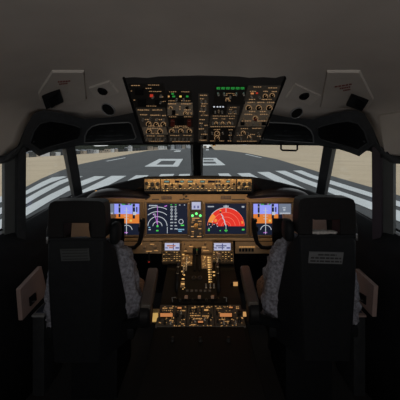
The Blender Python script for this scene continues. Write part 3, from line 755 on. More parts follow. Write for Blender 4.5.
# display units
def display(label, x0, y0, x1, y1, bez=2.6):
    t = thing('display_unit', label, 'display screen', IP.pt((x0 + x1) / 2, y1))
    g = MB()
    o_, i_ = [(x0 - bez, y0 - bez * .55), (x1 + bez, y0 - bez * .55), (x1 + bez, y1 + bez * .8), (x0 - bez, y1 + bez * .8)], [(x0, y0), (x1, y0), (x1, y1), (x0, y1)]
    A = [[IP.pt(x, y, z) for x, y in pts] for pts, z in ((o_, -.014), (o_, .004), ([(a + (c - a) * .35, b + (d - b) * .35) for (a, b), (c, d) in zip(o_, i_)], .010), (i_, .006), (i_, -.002))]
    g.loft(A, caps=False); obj('bezel', g, M['bezel'], t, smooth=False)
    g = MB(); IP.rect(g, x0, y0, x1, y1, -.006, -.001); scn = obj('screen', g, M['s_navy'], t, smooth=False)
    for k in range(4):
        c_ = MB(); IP.disc(c_, x0 - bez * .6 + (x1 - x0 + bez * 1.2) * (k % 2), (y0 - .4) if k < 2 else (y1 + 1.2), .35, .006, .011, 8); obj('screw', c_, M['toggle'], t)
    return t, scn
SO = -.0006
def R_(mb, x0, y0, x1, y1, o=SO): IP.rect(mb, x0, y0, x1, y1, o, o + .0005); return mb
def word(mb, x, y, w_, h_=.55):
    k = 0.
    while k < w_:
        ww = min(random.uniform(.4, .9), w_ - k); R_(mb, x + k, y - h_, x + k + ww, y + h_, SO + .0012); k += ww + .25
# navigation display, left
t, scn = display('wide screen left of the gear lever showing white compass arcs on navy', 147, 203.4, 187.4, 234)
a = MB(); cx_, cy_ = 157.5, 226.2
for r in (4.6, 9.6, 14.6, 19.2):
    lim = math.asin(min(1, max(-1, 9.6 / r))) if r > 9.6 else PI / 2
    IP.arc(a, cx_, cy_, r, PI / 2 - lim * .98, PI / 2 + lim * .98, .62, SO + .001)
IP.line(a, [(167.3, 227), (167.3, 233.4)], .5, SO + .001); IP.arc(a, 181, 221.6, 2.2, 0, 2 * PI, .6, SO + .001)
obj('compass_marking', a, M['s_white'], scn, smooth=False)
a = MB(); IP.line(a, [(157.5, 205.6), (157.5, 227)], .5, SO + .0012); IP.line(a, [(153, 213.5), (155.6, 217), (157.3, 224)], .6, SO + .0012); IP.line(a, [(164.5, 206.5), (167, 205.6)], 1, SO + .0012)
obj('track_line', a, M['s_mag'], scn, smooth=False)
a = MB()
for k in range(8):
    y = 206.8 + 3.15 * k
    for xx in (170.4, 174.6): word(a, xx, y, random.uniform(2., 3.), .55)
    if k < 4: R_(a, 171, y + 1.3, 172.3, y + 1.9, SO + .0012); R_(a, 175, y + 1.3, 176.3, y + 1.9, SO + .0012)
word(a, 149, 205.6, 8.5, .6); word(a, 179, 205, 1.5, .4); word(a, 184, 205, 1.2, .4); word(a, 148.6, 229.6, 2.4, .5); IP.line(a, [(153, 215), (155, 213.6), (155.6, 216)], .5, SO + .0014)
obj('screen_text', a, M['s_white'], scn, smooth=False)
a = MB(); word(a, 170.5, 204.8, 1.6, .4); word(a, 175, 204.8, 1.6, .4); R_(a, 180.8, 224.7, 184, 225.9, SO + .0012); R_(a, 156.6, 225.2, 158.4, 227, SO + .0015); word(a, 156.2, 230.6, 2.4, .7)
obj('green_readout', a, M['s_green'], scn, smooth=False)
a = MB(); word(a, 177.8, 229.5, 6.5, .6); word(a, 178.5, 231.2, 3.5, .5); word(a, 148.6, 227.5, 1.8, .5)
obj('blue_readout', a, M['s_cyan'], scn, smooth=False)
# terrain display, right
t, scn = display('wide screen right of the gear lever showing a red terrain half circle', 205.4, 203.4, 246.2, 234)
cx_, cy_ = 226, 226.2
def sector(mb, r0, r1, a0, a1, o):
    n = 24
    for k in range(n):
        b0, b1 = a0 + (a1 - a0) * k / n, a0 + (a1 - a0) * (k + 1) / n
        IP.plate(mb, [(cx_ + r * math.cos(b), cy_ - r * math.sin(b)) for r, b in ((r0, b0), (r1, b0), (r1, b1), (r0, b1))], o, o + .0004)
a = MB(); sector(a, .01, 18.4, 0, PI, SO); obj('terrain_fill', a, M['s_red'], scn, smooth=False)
a = MB(); sector(a, 14, 18.2, PI * .76, PI * .93, SO + .0006); sector(a, 16, 17.4, .05 * PI, .10 * PI, SO + .0006); sector(a, 10.5, 13, PI * .80, PI * .88, SO + .0006)
for x, y in ((219.5, 209.8), (241.5, 222)): R_(a, x, y, x + 1.8, y + 1.6, SO + .0006)
obj('screen_pattern', a, M['s_orange'], scn, smooth=False)
a = MB(); sector(a, 10, 18.5, PI * .925, PI, SO + .0008); R_(a, 209, 222.6, 211.4, 226, SO + .0008); R_(a, 213.5, 224.4, 218, 226.2, SO + .0008); R_(a, 219.6, 211.4, 221.2, 212.8, SO + .0008); R_(a, 224, 225, 228, 226.2, SO + .0008)
obj('dark_patch', a, M['s_navy'], scn, smooth=False)  # navy gaps in the red terrain picture
a = MB()
for r in (4.6, 9.2, 13.8, 18.4): IP.arc(a, cx_, cy_, r, .04, PI - .04, .42, SO + .0012, 28)
obj('range_marking', a, M['s_pinkline'], scn, smooth=False)
a = MB(); IP.arc(a, cx_, cy_, 18.6, PI * .3, PI * .78, .5, SO + .0016, 24); IP.line(a, [(226, 204.8), (226, 212)], .45, SO + .0016); IP.line(a, [(221, 214), (223, 216.5), (222.5, 217.5), (224.6, 220.6), (224.4, 222), (226, 226)], .95, SO + .0016); IP.line(a, [(226, 224.5), (226, 229)], .5, SO + .0016)
word(a, 207.8, 206.6, 6.2, .55); word(a, 223.6, 206.3, 5, .7); word(a, 241.8, 206.8, 2.4, .8)
for k in range(7): R_(a, random.uniform(209, 218), random.uniform(221.5, 226), 0, 0) if False else None
for x, y in ((209, 224), (210.5, 226.5), (208.5, 228), (213.5, 224), (216.5, 223.2), (212, 221), (217, 226)): R_(a, x, y, x + 1, y + .7, SO + .0016)
obj('screen_text', a, M['s_white'], scn, smooth=False)
a = MB(); word(a, 208, 230, 1.8, 1.); word(a, 219.6, 230.6, 1.4, .5); word(a, 224.6, 230.5, 3, .6); R_(a, 225.7, 228.6, 226.3, 232, SO + .0012); word(a, 242, 229.6, 2.6, .8)
obj('green_readout', a, M['s_green'], scn, smooth=False)
# attitude displays
def attitude(label, x0, x1, px0, px1, info0, info1):
    t, scn = display(label, x0, 203.4, x1, 235)
    a = MB(); R_(a, px0, 203.8, px1, 214); obj('sky_band', a, M['s_sky'], scn, smooth=False)
    a = MB(); R_(a, px0, 214, px1, 223.3); obj('ground_band', a, M['s_earth'], scn, smooth=False)
    a = MB(); R_(a, info0, 203.8, info1, 214.4); obj('information_block', a, M['s_info'], scn, smooth=False)
    c_ = (px0 + px1) / 2 - .2
    a = MB()
    R_(a, px0 + 4.4, 204, px0 + 6.2, 217.2, SO + .0006); R_(a, px1 - 6.6, 204, px1 - 4.2, 218.6, SO + .0006); R_(a, c_ - 5, 203.6, c_ + 5, 205, SO + .0006); R_(a, px1 - 3, 207, px1 - 1.8, 212, SO + .0006)
    obj('tape', a, M['s_navy'], scn, smooth=False)
    a = MB(); R_(a, c_ - .45, 207.6, c_ + .45, 224.5, SO + .0012); IP.arc(a, c_ + .3, 230.6, 5.4, .15, PI - .15, .6, SO + .0012)
    for k in range(4): R_(a, c_ - 2.6 + .5 * (k % 2), 210.2 + 2.8 * k, c_ + 2.6 - .5 * (k % 2), 210.6 + 2.8 * k, SO + .0012)
    R_(a, px1 - 6.2, 211.8, px1 - 3, 215, SO + .0014); word(a, px0 + 4.2, 213.2, 2, .5); word(a, px1 - 6, 207, 2, .4); word(a, px0 + 4.6, 207, 1.4, .4)
    word(a, info0 + .8, 213.3, info1 - info0 - 1.6, .7); word(a, info0 + 3.6, 207.6, 3, .5); word(a, info0 + 4.4, 209.8, 1.8, 1.); R_(a, c_ - .3, 226, c_ + .3, 234, SO + .0012)
    obj('screen_text', a, M['s_white'], scn, smooth=False)
    a = MB(); R_(a, px1 - 9.4, 219.6, px1 - 7.2, 221.6, SO + .0014); obj('caution_mark', a, M['g_yellow'], scn, smooth=False)
    a = MB(); word(a, c_ - 2, 232.6, 3.4, .5); word(a, c_ + 1.4, 203.4 + .6, 2, .4); obj('magenta_readout', a, M['s_mag'], scn, smooth=False)
    a = MB(); word(a, c_ - 4.5, 204.3, 3, .35); word(a, c_ + 2, 204.3, 3, .35); obj('green_readout', a, M['s_green'], scn, smooth=False)
attitude('outer left screen showing a blue over orange attitude picture behind the captain yoke', 103, 139.6, 114.2, 139.2, 103.4, 113.8)
attitude('outer right screen showing a blue over orange attitude picture behind the first officer yoke', 252.4, 291.4, 253.4, 278.2, 279, 291)
# standby display, gear lights and lever
t = thing('standby_display', 'small pale square standby screen above the three green gear lights', 'display screen', IP.pt(196, 210))
g = MB(); IP.rect(g, 190.2, 200.6, 202, 210.8, -.01, .010); obj('bezel', g, M['bezel_dark'], t, smooth=False, bevel=.002)
g = MB(); IP.rect(g, 191.8, 202, 200.6, 209.4, .010, .011); scn = obj('screen', g, M['s_cdu'], t, smooth=False)
g = MB()
for x in (193.6, 197.2): IP.rect(g, x, 205.6, x + 1.9, 208.2, .0112, .0116)
obj('screen_text', g, mat('s_blue_dark', (.02, .02, .02), emit=(.10, .12, .30), es=1.), scn, smooth=False)
g = MB()
for k in range(4): IP.rect(g, 193 + 2 * k, 202.6 + (k % 2) * .3, 194 + 2 * k, 203.4, .0112, .0116)
obj('white_readout', g, M['s_white'], scn, smooth=False)
t = thing('landing_gear_panel', 'narrow dark panel with three green lights and gear lever between the two wide screens', 'gear panel', IP.pt(196, 238))
g = MB(); IP.rect(g, 189.6, 211.4, 203, 238, -.012, .004); obj('panel_plate', g, M['bezel_dark'], t, smooth=False, bevel=.002)
for x, y in ((196.4, 213.6), (192.5, 215.6), (200.3, 215.6)):
    g = MB(); IP.disc(g, x, y, 1.25, .004, .009); obj('gear_light', g, M['g_green2'], t)
lv = MB(); p0 = IP.pt(196.2, 229, .004); p1 = p0 + IP.n * .05 + V((0, 0, .03)); lv.tube([p0, p1], [.006, .007], 8); o = obj('gear_lever', lv, M['knob_tan'], t)
w_ = MB(); w_.lathe(p1 - V((.014, 0, 0)), V((1, 0, 0)), [(0, 0), (.016, 0), (.02, .006), (.02, .022), (.016, .028), (0, .028)], 16); obj('wheel_knob', w_, mat('gear_wheel', (.55, .33, .12), .45), o)
for x, y, r in ((199.8, 224.6, 1.7), (192.4, 222.4, 1.2), (193, 234, 1.2), (200, 233.6, 1.4)): obj('rotary_knob', IP.knob(MB(), x, y, r, .016, .004), M['knob_tan'], t)
g = MB()
for x, y, w_ in ((192, 218.2, 7.5), (192, 220, 2.8), (198, 221.2, 3.5), (191, 226.5, 3), (198.4, 228.6, 3), (191.5, 231.5, 2.5), (197, 236.4, 4.4), (190.8, 236.4, 3)): IP.rect(g, x, y - .45, x + w_, y + .45, .0045, .0055)
obj('lettering', g, M['g_amber'], t, smooth=False)
# lower outboard strips of the panel (below the lip)
LP = Plane((0, 2.14, -.74), (0, -1, .35))
for label, x0, x1 in (('low brown switch strip under the left wide screen beside the captain yoke', 66, 161.5), ('low brown switch strip under the right wide screen with a lit legend row', 235.5, 330)):
    t = thing('switch_strip', label, 'control panel', LP.pt((x0 + x1) / 2, 253))
    g = MB(); LP.rect(g, x0, 241.6, x1, 253.6, -.03, 0); obj('panel_plate', g, M['panel'], t, smooth=False, bevel=.002)
    if x0 < 200:
        for x, y, r in ((144.5, 247, 1.8), (155, 246.8, 1.8), (135, 247.5, 1.7)): obj('rotary_knob', LP.knob(MB(), x, y, r, .02), M['knob_tan'], t)
        g = MB()
        for x, y, w_ in ((139, 244, 3), (150, 244.2, 4), (146, 251.3, 6), (154, 250.6, 4)): LP.rect(g, x, y - .35, x + w_, y + .35, .0005, .0015)
        obj('lettering', g, M['g_amber'], t, smooth=False)
    else:
        for k in range(5):
            g = MB(); x = 240 + 3.1 * k; LP.rect(g, x - 1.1, 248.4, x + 1.1, 251.6, 0, .012); obj('rocker_switch', g, M['black'], t, smooth=False, bevel=.001)
        g = MB()
        for k in range(7): LP.rect(g, 239.2 + 2.3 * k, 246.3, 240.9 + 2.3 * k, 247.5, .0005, .0015)
        obj('lettering', g, M['g_amber'], t, smooth=False)
        for x, y, r in ((258, 247, 1.7), (264, 247, 1.6)): obj('rotary_knob', LP.knob(MB(), x, y, r, .02), M['knob_tan'], t)
# knee panels outboard, seen through the head-rest openings
for s in (-1, 1):
    g = MB()
    ps = [V((.62, 2.14, -.50)), V((.91, 2.08, -.50)), V((.90, 2.0, -.86)), V((.62, 2.08, -.86))]
    g.prism([mir(p, s) for p in ps], [mir(p + V((0, .03, 0)), s) for p in ps])
    tag(obj('knee_panel', g, M['tan'] if s < 0 else M['pinkwall'], smooth=False), 'tan lower side panel seen through the %s headrest opening' % ('left seat' if s < 0 else 'right seat'), 'panel')

# ------------------------------------------------------------------ centre pedestal
pd = thing('center_pedestal', 'dark centre pedestal body between the two pilot seats', 'pedestal', (0, 1.7, FLOOR))
# side profile in (Y, z)
prof = [(2.14, -.76), (2.03, -.80), (1.96, -.835), (1.68, -.875), (1.60, -.895), (1.02, -.905)]
g = MB(); hw = .232
def xsec(x): return [V((x, y, z)) for y, z in prof] + [V((x, 1.02, FLOOR)), V((x, 2.14, FLOOR))]
g.prism(xsec(-hw + .006), xsec(hw + .006)); obj('body', g, M['quad'], pd, smooth=False, bevel=.004)
# forward deck between the keypads
FP = Plane((0, 2.07, -.75), (0, -.62, .78))
g = MB(); FP.plate(g, [(181.5, 241.2), (212.5, 241.2), (212.5, 252.5), (181.5, 252.5)], -.03, 0); fd = obj('forward_deck', g, M['panel'], pd, smooth=False, bevel=.002)
for x, y, r in ((186, 249, 1.), (190.5, 245, 1.), (205, 244, 1.1), (207, 248.5, 1.), (184.5, 244, .9)): obj('rotary_knob', FP.knob(MB(), x, y, r, .014), M['knob_tan'], fd)
g = MB()
for x, y, w_ in ((189, 246.6, 4), (202, 247.2, 4), (203, 250.6, 6), (184, 251, 3)): FP.rect(g, x, y - .4, x + w_, y + .4, .0005, .0015)
obj('lettering', g, M['g_amber'], fd, smooth=False)
g = MB(); FP.plate(g, [(195.4, 249.6), (200, 248.6), (200, 249.5), (195.4, 250.5)], .0005, .002); obj('green_legend', g, M['g_green'], fd, smooth=False)
# flight computer keypads
def cdu(label, x0, x1, sx0, sx1):
    CP = Plane((0, 2.05, -.735), (0, -.75, .66))
    t = thing('flight_computer_keypad', label, 'keypad', CP.pt((x0 + x1) / 2, 262))
    g = MB(); CP.plate(g, [(x0, 242), (x1, 242), (x1 + .8, 263), (x0 - .8, 263)], -.03, .012); obj('case', g, M['bezel'], t, smooth=False, bevel=.003)
    g = MB(); CP.rect(g, sx0, 243.8, sx1, 251, .012, .0135); scn = obj('screen', g, M['s_cdu'], t, smooth=False)
    g = MB(); CP.rect(g, sx0 + 2, 246, sx1 - 4, 247.2, .0136, .0142); CP.rect(g, sx0 + 4, 248, sx1 - 6, 249, .0136, .0142) ; obj('brown_readout', g, M['s_brown'] if sx0 < 200 else mat('s_slate', (.02, .02, .02), emit=(.10, .11, .2), es=1.), scn, smooth=False)
    g = MB(); CP.rect(g, sx0 + .4, 248.2, sx0 + 3, 249.2, .0136, .0142); CP.rect(g, sx1 - 4, 248, sx1 - .5, 249.4, .0136, .0142); CP.rect(g, sx0 + 8, 244.4, sx0 + 9, 250.4, .0136, .0142); obj('dark_readout', g, mat('s_navy2', (.02, .02, .02), emit=(.05, .06, .2), es=1.), scn, smooth=False)
    for r in range(5):
        for c in range(7):
            x = x0 + 1.4 + (x1 - x0 - 2.8) * c / 6; y = 253.2 + 2.1 * r
            g = MB(); CP.rect(g, x - .95, y - .7, x + .95, y + .7, .012, .017); o = obj('key', g, M['knob'], t, smooth=False)
            if (r + c) % 2 or random.random() < .55:
                h_ = MB(); CP.rect(h_, x - .5, y - .32, x + .4, y + .32, .0172, .0178); obj('key_legend', h_, M['g_gold'] if random.random() < .75 else M['knob_tan'], o, smooth=False)
    for k in range(4):
        for xx in (x0 + .9, x1 - .9):
            g = MB(); y = 245 + 1.7 * k; CP.rect(g, xx - .5, y - .4, xx + .5, y + .4, .012, .015); obj('line_key', g, M['knob'], t, smooth=False)
cdu('flight computer keypad with small lit screen, left of the throttle levers', 162.8, 181.2, 165, 179.6)
cdu('flight computer keypad with small lit screen, right of the throttle levers', 212.6, 233, 213.8, 230.4)
# throttle quadrant
tq = thing('throttle_quadrant', 'throttle lever block between the two flight computer keypads', 'throttle quadrant', (0, 1.85, -.84))
TP = Plane((0, 1.84, -.815), (0, -.16, .987))
g = MB(); TP.plate(g, [(181, 255), (213.5, 255), (218, 299), (176.5, 299)], -.05, 0); obj('housing', g, M['quad'], tq, smooth=False, bevel=.004)
for pts in ([(182, 254), (192.6, 254), (192, 266), (181, 266)], [(201, 254.5), (211.6, 254.5), (212.4, 269), (201.6, 269)]):
    g = MB(); TP.plate(g, pts, 0, .006); obj('quadrant_plate', g, M['panel'], tq, smooth=False, bevel=.001)
# thrust levers
for x in (194.6, 199.4):
    p0 = TP.pt(x, 271, 0); p1 = TP.pt(x, 262, .07)
    lv = obj('thrust_lever', MB().tube([p0, p0.lerp(p1, .5) + V((0, .01, 0)), p1], [.009, .008, .008], 8), M['black'], tq)
    obj('grip', MB().box(p1 + V((0, 0, .012)), (.028, .03, .04), bev=.008), M['black'], lv)
    rr = MB(); rr.lathe(TP.pt(x + (-.6 if x < 197 else .6), 278.5, .0), TP.n, [(.010, 0), (.0145, 0), (.0145, .01), (.010, .01), (.010, 0)], 16, False); obj('reverser_ring', rr, M['bezel_dark'], tq)
# speed brake lever (left) and flap lever (right)
p0 = TP.pt(186, 271, 0); p1 = TP.pt(187, 262, .045); lv = obj('speed_brake_lever', MB().tube([p0, p1], .006, 8), M['toggle'], tq); obj('knob', MB().ell(p1, (.016, .012, .01)), mat('brake_knob', (.62, .40, .17), .4), lv)
p0 = TP.pt(183.4, 274, 0); p1 = TP.pt(183.6, 268.6, .035); lv = obj('parking_brake_lever', MB().tube([p0, p1], .005, 8), M['toggle'], tq); obj('knob', MB().ell(p1, (.011, .01, .010)), mat('brake_knob', (.62, .40, .17)), lv)
p0 = TP.pt(216, 270, 0); p1 = TP.pt(218.4, 262.5, .05); lv = obj('flap_lever', MB().tube([p0, p1], .006, 8), M['toggle'], tq); obj('knob', MB().box(p1, (.028, .03, .034), bev=.006), M['knob_tan'], lv)
# trim wheels
for x, w_ in ((178.5, 1), (217.5, 1)):
    c = TP.pt(x, 275, -.06); wl = MB(); wl.lathe(c - V((.012, 0, 0)), V((1, 0, 0)), [(0, 0), (.115, 0), (.125, .005), (.125, .019), (.115, .024), (0, .024)], 36); wlo = obj('trim_wheel', wl, M['black'], tq)
    st = MB(); 
    for k in range(2): aa = .9 + k * .4; st.box(c + V((0, -math.cos(aa) * .1255, math.sin(aa) * .1255)), (.014, .012, .003), Matrix.Rotation(-(PI / 2 - aa), 3, 'X'))
    obj('wheel_stripe', st, mat('stripe_ivory', (.5, .45, .36), .5), wlo, smooth=False)
# scales
g = MB()
for k in range(11):
    y = 258.4 + 2.45 * k; x = 207.4 + .12 * k; TP.rect(g, x, y - .55, x + 2.0, y + .55, .0065, .008); TP.rect(g, x + 2.6, y - .3, x + 3.3, y + .3, .0065, .008)
obj('flap_scale', g, M['g_gold'], tq, smooth=False)
g = MB()
for x, y, w_ in ((182.2, 255.5, 2.2), (186, 263.5, 2.6), (181.4, 272.4, 2), (183.6, 276, 1.4), (181.8, 280, 2.6), (181.2, 285, 3.2), (212.6, 273, 2.4), (213, 276.4, 2)): TP.rect(g, x, y - .5, x + w_, y + .5, .0065, .008)
for k in range(34):
    x, y = random.choice((random.uniform(181.5, 184.5), random.uniform(188.5, 191.5))), random.uniform(255, 291)
    if x > 185 and y > 265: continue
    TP.rect(g, x, y - .3, x + random.uniform(.6, 1.5), y + .3, .0065, .0075)
for k in range(16):
    x, y = random.uniform(202, 206), random.uniform(256, 268); TP.rect(g, x, y - .22, x + random.uniform(.5, 1.2), y + .22, .0065, .0075)
obj('lettering', g, M['g_gold'], tq, smooth=False)
g = MB(); TP.plate(g, [(181, 282), (185, 282), (184.4, 288), (180, 288)], 0, .006); obj('small_plate', g, M['panel'], tq, smooth=False)
for x in (208, 212.4, 216):
    obj('cutoff_switch', TP.toggle(MB(), x - 2, 288, .022), M['toggle'], tq)
for k in range(6):
    g = MB(); x = 186 + 4.5 * k; TP.rect(g, x, 290, x + 2.4, 292, 0, .003); obj('placard', g, mat('bluish_glint', (.06, .065, .08), .4), tq, smooth=False)  # bluish glints on the dark housing, put in as coloured plates
# trim / fire handle bar aft of the levers
BP = Plane((0, 1.62, -.875), (0, -.5, .866))
fp = thing('fire_handle_panel', 'dark low bar with three tan handles in front of the radio deck', 'control panel', BP.pt(200, 304))
g = MB(); BP.rect(g, 172, 297.6, 228, 304.6, -.02, .012); obj('panel_plate', g, M['quad'], fp, smooth=False, bevel=.003)
for x in (186.4, 199.4, 212.4):
    p = BP.pt(x, 301, .012); hnd = MB(); hnd.tube([p, p + BP.n * .024], .007, 8); o = obj('fire_handle', hnd, M['black'], fp); obj('handle_grip', MB().box(p + BP.n * .026, (.018, .014, .016), bev=.004), mat('grip_tan', (.55, .36, .26), .45), o)
for x in (173, 226.5):
    p = BP.pt(x, 304, .0); obj('bracket', MB().tube([p, p + V((-.006 if x < 200 else .0, 0, .035)), p + V((.016, .0, .037)) if x < 200 else p + V((-.016, 0, .037))], .003, 6), M['rim'], fp)
for x, y, r in ((180, 301.6, 1.7), (206.4, 301.6, 1.6), (192.6, 301.8, 1.2)): obj('rotary_knob', BP.knob(MB(), x, y, r, .014, .012), M['knob'], fp)
g = MB()
for x, w_ in ((176, 2.5), (183, 2), (194.6, 3), (203, 2.4), (209, 2), (216, 3)): BP.rect(g, x, 299.2, x + w_, 299.8, .0125, .0135)
obj('lettering', g, M['bezel'], fp, smooth=False)
# radio deck
RP = Plane((0, 1.55, -.885), (0, -.06, .998))
def deck(name, label, x0, x1, y0, y1, lit):
    t = thing(name, label, 'radio panel', RP.pt((x0 + x1) / 2, y1))
    # trapezoid so that both sides run parallel in the place
    k = (y1 - 147) / (y0 - 147)
    q0 = [(x0, y0), (x1, y0), (200 + (x1 - 200) * k, y1), (200 + (x0 - 200) * k, y1)]
    g = MB(); RP.plate(g, q0, -.03, .004); obj('panel_plate', g, M['module'] if lit else M['quad'], t, smooth=False, bevel=.002)
    return t, q0
RF = Plane(RP.o + RP.n * .004, RP.n)
def rdress(t, q0, win, knobs, legends, tog=()):
    for a, b, w_, h_, c in win:
        x, y = lerpq(q0, a, b); g = MB(); RF.rect(g, x - w_ / 2 - .6, y - h_ / 2 - .5, x + w_ / 2 + .6, y + h_ / 2 + .5, 0, .004); f_ = obj('display_frame', g, M['black'], t, smooth=False)
        g = MB(); RF.rect(g, x - w_ / 2, y - h_ / 2, x + w_ / 2, y + h_ / 2, .004, .005); obj('display_window', g, M[c], f_, smooth=False)
    for a, b, r in knobs: obj('rotary_knob', RF.knob(MB(), *lerpq(q0, a, b), r, .02), M['knob'], t)
    for a, b in tog: obj('toggle_switch', RF.toggle(MB(), *lerpq(q0, a, b), .014), M['toggle'], t)
    g = MB()
    for a, b, w_, c in legends:
        x, y = lerpq(q0, a, b); kk = 0
        while kk < w_:
            ww = min(random.uniform(.7, 1.6), w_ - kk); RF.rect(g, x - w_ / 2 + kk, y - .38, x - w_ / 2 + kk + ww, y + .38, .0005, .0015); kk += ww + .5
    if legends:
        for k in range(46):
            x, y = lerpq(q0, random.uniform(.04, .93), random.choice((.06, .24, .36, .58, .66, .8, .94)) + random.uniform(-.02, .02)); RF.rect(g, x, y - .22, x + random.uniform(.5, 1.3), y + .22, .0004, .0012)
    obj('lettering', g, M['g_amber'], t, smooth=False)
t, q0 = deck('radio_panel', 'radio tuning panel with an orange window, left side of the rear pedestal', 160.3, 187.6, 305.4, 327, 1)
rdress(t, q0, [(.30, .48, 12.4, 3.4, 'g_orange'), (.72, .15, 4, 1.6, 'g_orange')], [(.10, .35, 1.), (.10, .7, 1.1), (.66, .5, 2.0), (.66, .85, 1.6), (.88, .6, 1.7), (.3, .85, 1.3)], [(.2, .14, 5, 0), (.42, .13, 4, 0), (.88, .25, 3, 0), (.5, .72, 4, 0), (.9, .86, 3, 0)], [(.5, .88), (.8, .4)])
t, q0 = deck('audio_panel', 'audio selector panel with gold lettering in the middle of the rear pedestal', 188, 213, 305.4, 327, 1)
rdress(t, q0, [(.72, .25, 4, 1.6, 'g_amber'), (.5, .8, 5, 1.6, 'g_orange')], [(.12, .3, 1.3), (.32, .3, 1.3), (.52, .3, 1.2), (.88, .55, 1.3), (.15, .75, 1.4), (.8, .85, 1.3)], [(.3, .48, 10, 0), (.7, .5, 7, 0), (.4, .62, 9, 0), (.25, .12, 5, 0), (.8, .1, 4, 0), (.25, .9, 5, 0)], [(.3, .78), (.65, .7)])
t, q0 = deck('radio_panel', 'radio tuning panel with an orange window, right side of the rear pedestal', 213.4, 240.6, 305.4, 327, 1)
rdress(t, q0, [(.40, .48, 12, 3.4, 'g_orange'), (.62, .13, 3.6, 1.2, 'g_orange')], [(.10, .4, 1.3), (.86, .4, 2.0), (.82, .75, 1.7), (.1, .8, 1.4), (.5, .84, 1.3)], [(.2, .14, 5, 0), (.86, .14, 3, 0), (.4, .75, 5, 0), (.95, .6, 1.4, 0)], [(.68, .86), (.3, .86)])
t, q0 = deck('blank_panel', 'plain dark cover plate at the rear end of the pedestal', 157.0, 244, 328, 372, 0)
rdress(t, q0, [], [(.2, .3, 2.), (.5, .3, 2.), (.8, .3, 2.)], [])
# glowing footlights beside the pedestal
for label, p, d in (('small yellow-lit box on the floor left of the radio deck', P(155.6, 315.6, 1.52), (.036, .03, .056)), ('small orange-lit placard on the dark right flank of the pedestal', P(235.4, 283.6, 1.80), (.034, .012, .032)), ('small cream lit switch beside the right edge of the radio deck', P(244.4, 313, 1.50), (.022, .02, .03))):
    t = thing('foot_light', label, 'light', p)
    obj('case', MB().box(p, d, bev=.003), M['bezel_dark'] if d[1] < .025 else mat('lit_case', (.5, .36, .15), .5), t)
    obj('lens', MB().box(p + V((0, -d[1] / 2, 0)), (d[0] * .8, .004, d[2] * .8)), M['g_amber'] if d[0] != .036 else mat('lens_yellow', (.3, .2, .08), emit=(.9, .55, .16), es=.55), t)
    obj('stalk', MB().tube([p - V((0, 0, d[2] / 2)), V((p.x, p.y, FLOOR))] if d[1] == .03 else [p, p + V((-.03 if p.x > 0 else .03, .0, 0))], .008, 6), M['black'], t)
# red light and dim details in the footwells
# ------------------------------------------------------------------ yokes
def yoke(xc, label):
    Y = 1.93; c = P(xc, 240, Y)
    t = thing('control_yoke', label, 'control yoke', V((c.x, 2.0, FLOOR)))
    obj('column', MB().tube([V((c.x, 2.05, FLOOR)), V((c.x, 2.0, -1.0)), V((c.x, 1.98, c.z - .04))], [.05, .045, .035], 12), M['yoke'], t)
    k = Y / F
    # hub with clipboard
    obj('hub', MB().box(c + V((0, 0, .012)), (13.5 * k, .05, 20 * k), bev=.012), M['yoke'], t)
    obj('clipboard', MB().box(P(xc, 230, Y - .035), (14.5 * k, .014, 23 * k), bev=.005), M['black'], t)
    for s in (-1, 1):
        pth = [P(xc + s * 5, 246.5, Y), P(xc + s * 12, 248, Y), P(xc + s * 18, 247.2, Y - .005), P(xc + s * 22.2, 243, Y - .01), P(xc + s * 24.2, 236, Y - .015), P(xc + s * 25.4, 228, Y - .02), P(xc + s * 25.8, 221.5, Y - .025)]
        hn = obj('horn', MB().tube(pth, [.012, .013, .013, .014, .016, .0175, .016], 10), M['yoke'], t)
        obj('switch_head', MB().box(P(xc + s * 25.4, 220.3, Y - .028), (.036, .036, .022), bev=.007), M['black'], hn)
        obj('trigger', MB().box(P(xc + s * 22.6, 229, Y - .02), (.018, .018, .03), bev=.004), M['black'], hn)
        obj('trim_button', MB().ell(P(xc + s * 24.4, 218.9, Y - .04), (.006, .006, .005)), M['knob_tan'], hn)
yoke(117, 'black control yoke with clipboard in front of the left seat')
yoke(279.5, 'black control yoke with clipboard in front of the right seat')

# ------------------------------------------------------------------ seats
def rrect(cx_, hw_, hz, z0, y, r, n=5):      # rounded rectangle ring in X-Z
    pts = []
    for (sx, sz, a0) in ((1, 1, 0), (-1, 1, PI / 2), (-1, -1, PI), (1, -1, 3 * PI / 2)):
        for k in range(n + 1):
            a_ = a0 + PI / 2 * k / n
            pts.append(V((cx_ + sx * (hw_ - r) + r * math.cos(a_), y, z0 + sz * (hz - r) + r * math.sin(a_))))
    return pts
def noisy(mb, amp, sc_):
    from mathutils import noise
    bmesh.ops.recalc_face_normals(mb.bm, faces=mb.bm.faces[:]); mb.bm.normal_update()
    for v in mb.bm.verts:
        v.co += v.normal * (noise.noise(v.co * sc_) + .5 * noise.noise(v.co * sc_ * 2.7)) * amp
def pillow(c, d, e=3.5, nu=40, nv=28, taper=0., lean=0.):
    g = MB(); rows = []
    for i in range(nv + 1):
        ph = -PI / 2 + PI * i / nv; r = []
        for j in range(nu):
            th = 2 * PI * j / nu
            f = lambda v, p: math.copysign(abs(v) ** (2 / p), v)
            x = f(math.cos(ph), e) * f(math.cos(th), e); y = f(math.cos(ph), e) * f(math.sin(th), e); z = f(math.sin(ph), e)
            w_ = 1 - taper * (z + 1) / 2
            r.append(V((c[0] + d[0] * x * w_, c[1] + d[1] * y + lean * z, c[2] + d[2] * z)))
        rows.append(r)
    g.loft(rows, caps=False); bmesh.ops.remove_doubles(g.bm, verts=g.bm.verts[:], dist=1e-5); return g
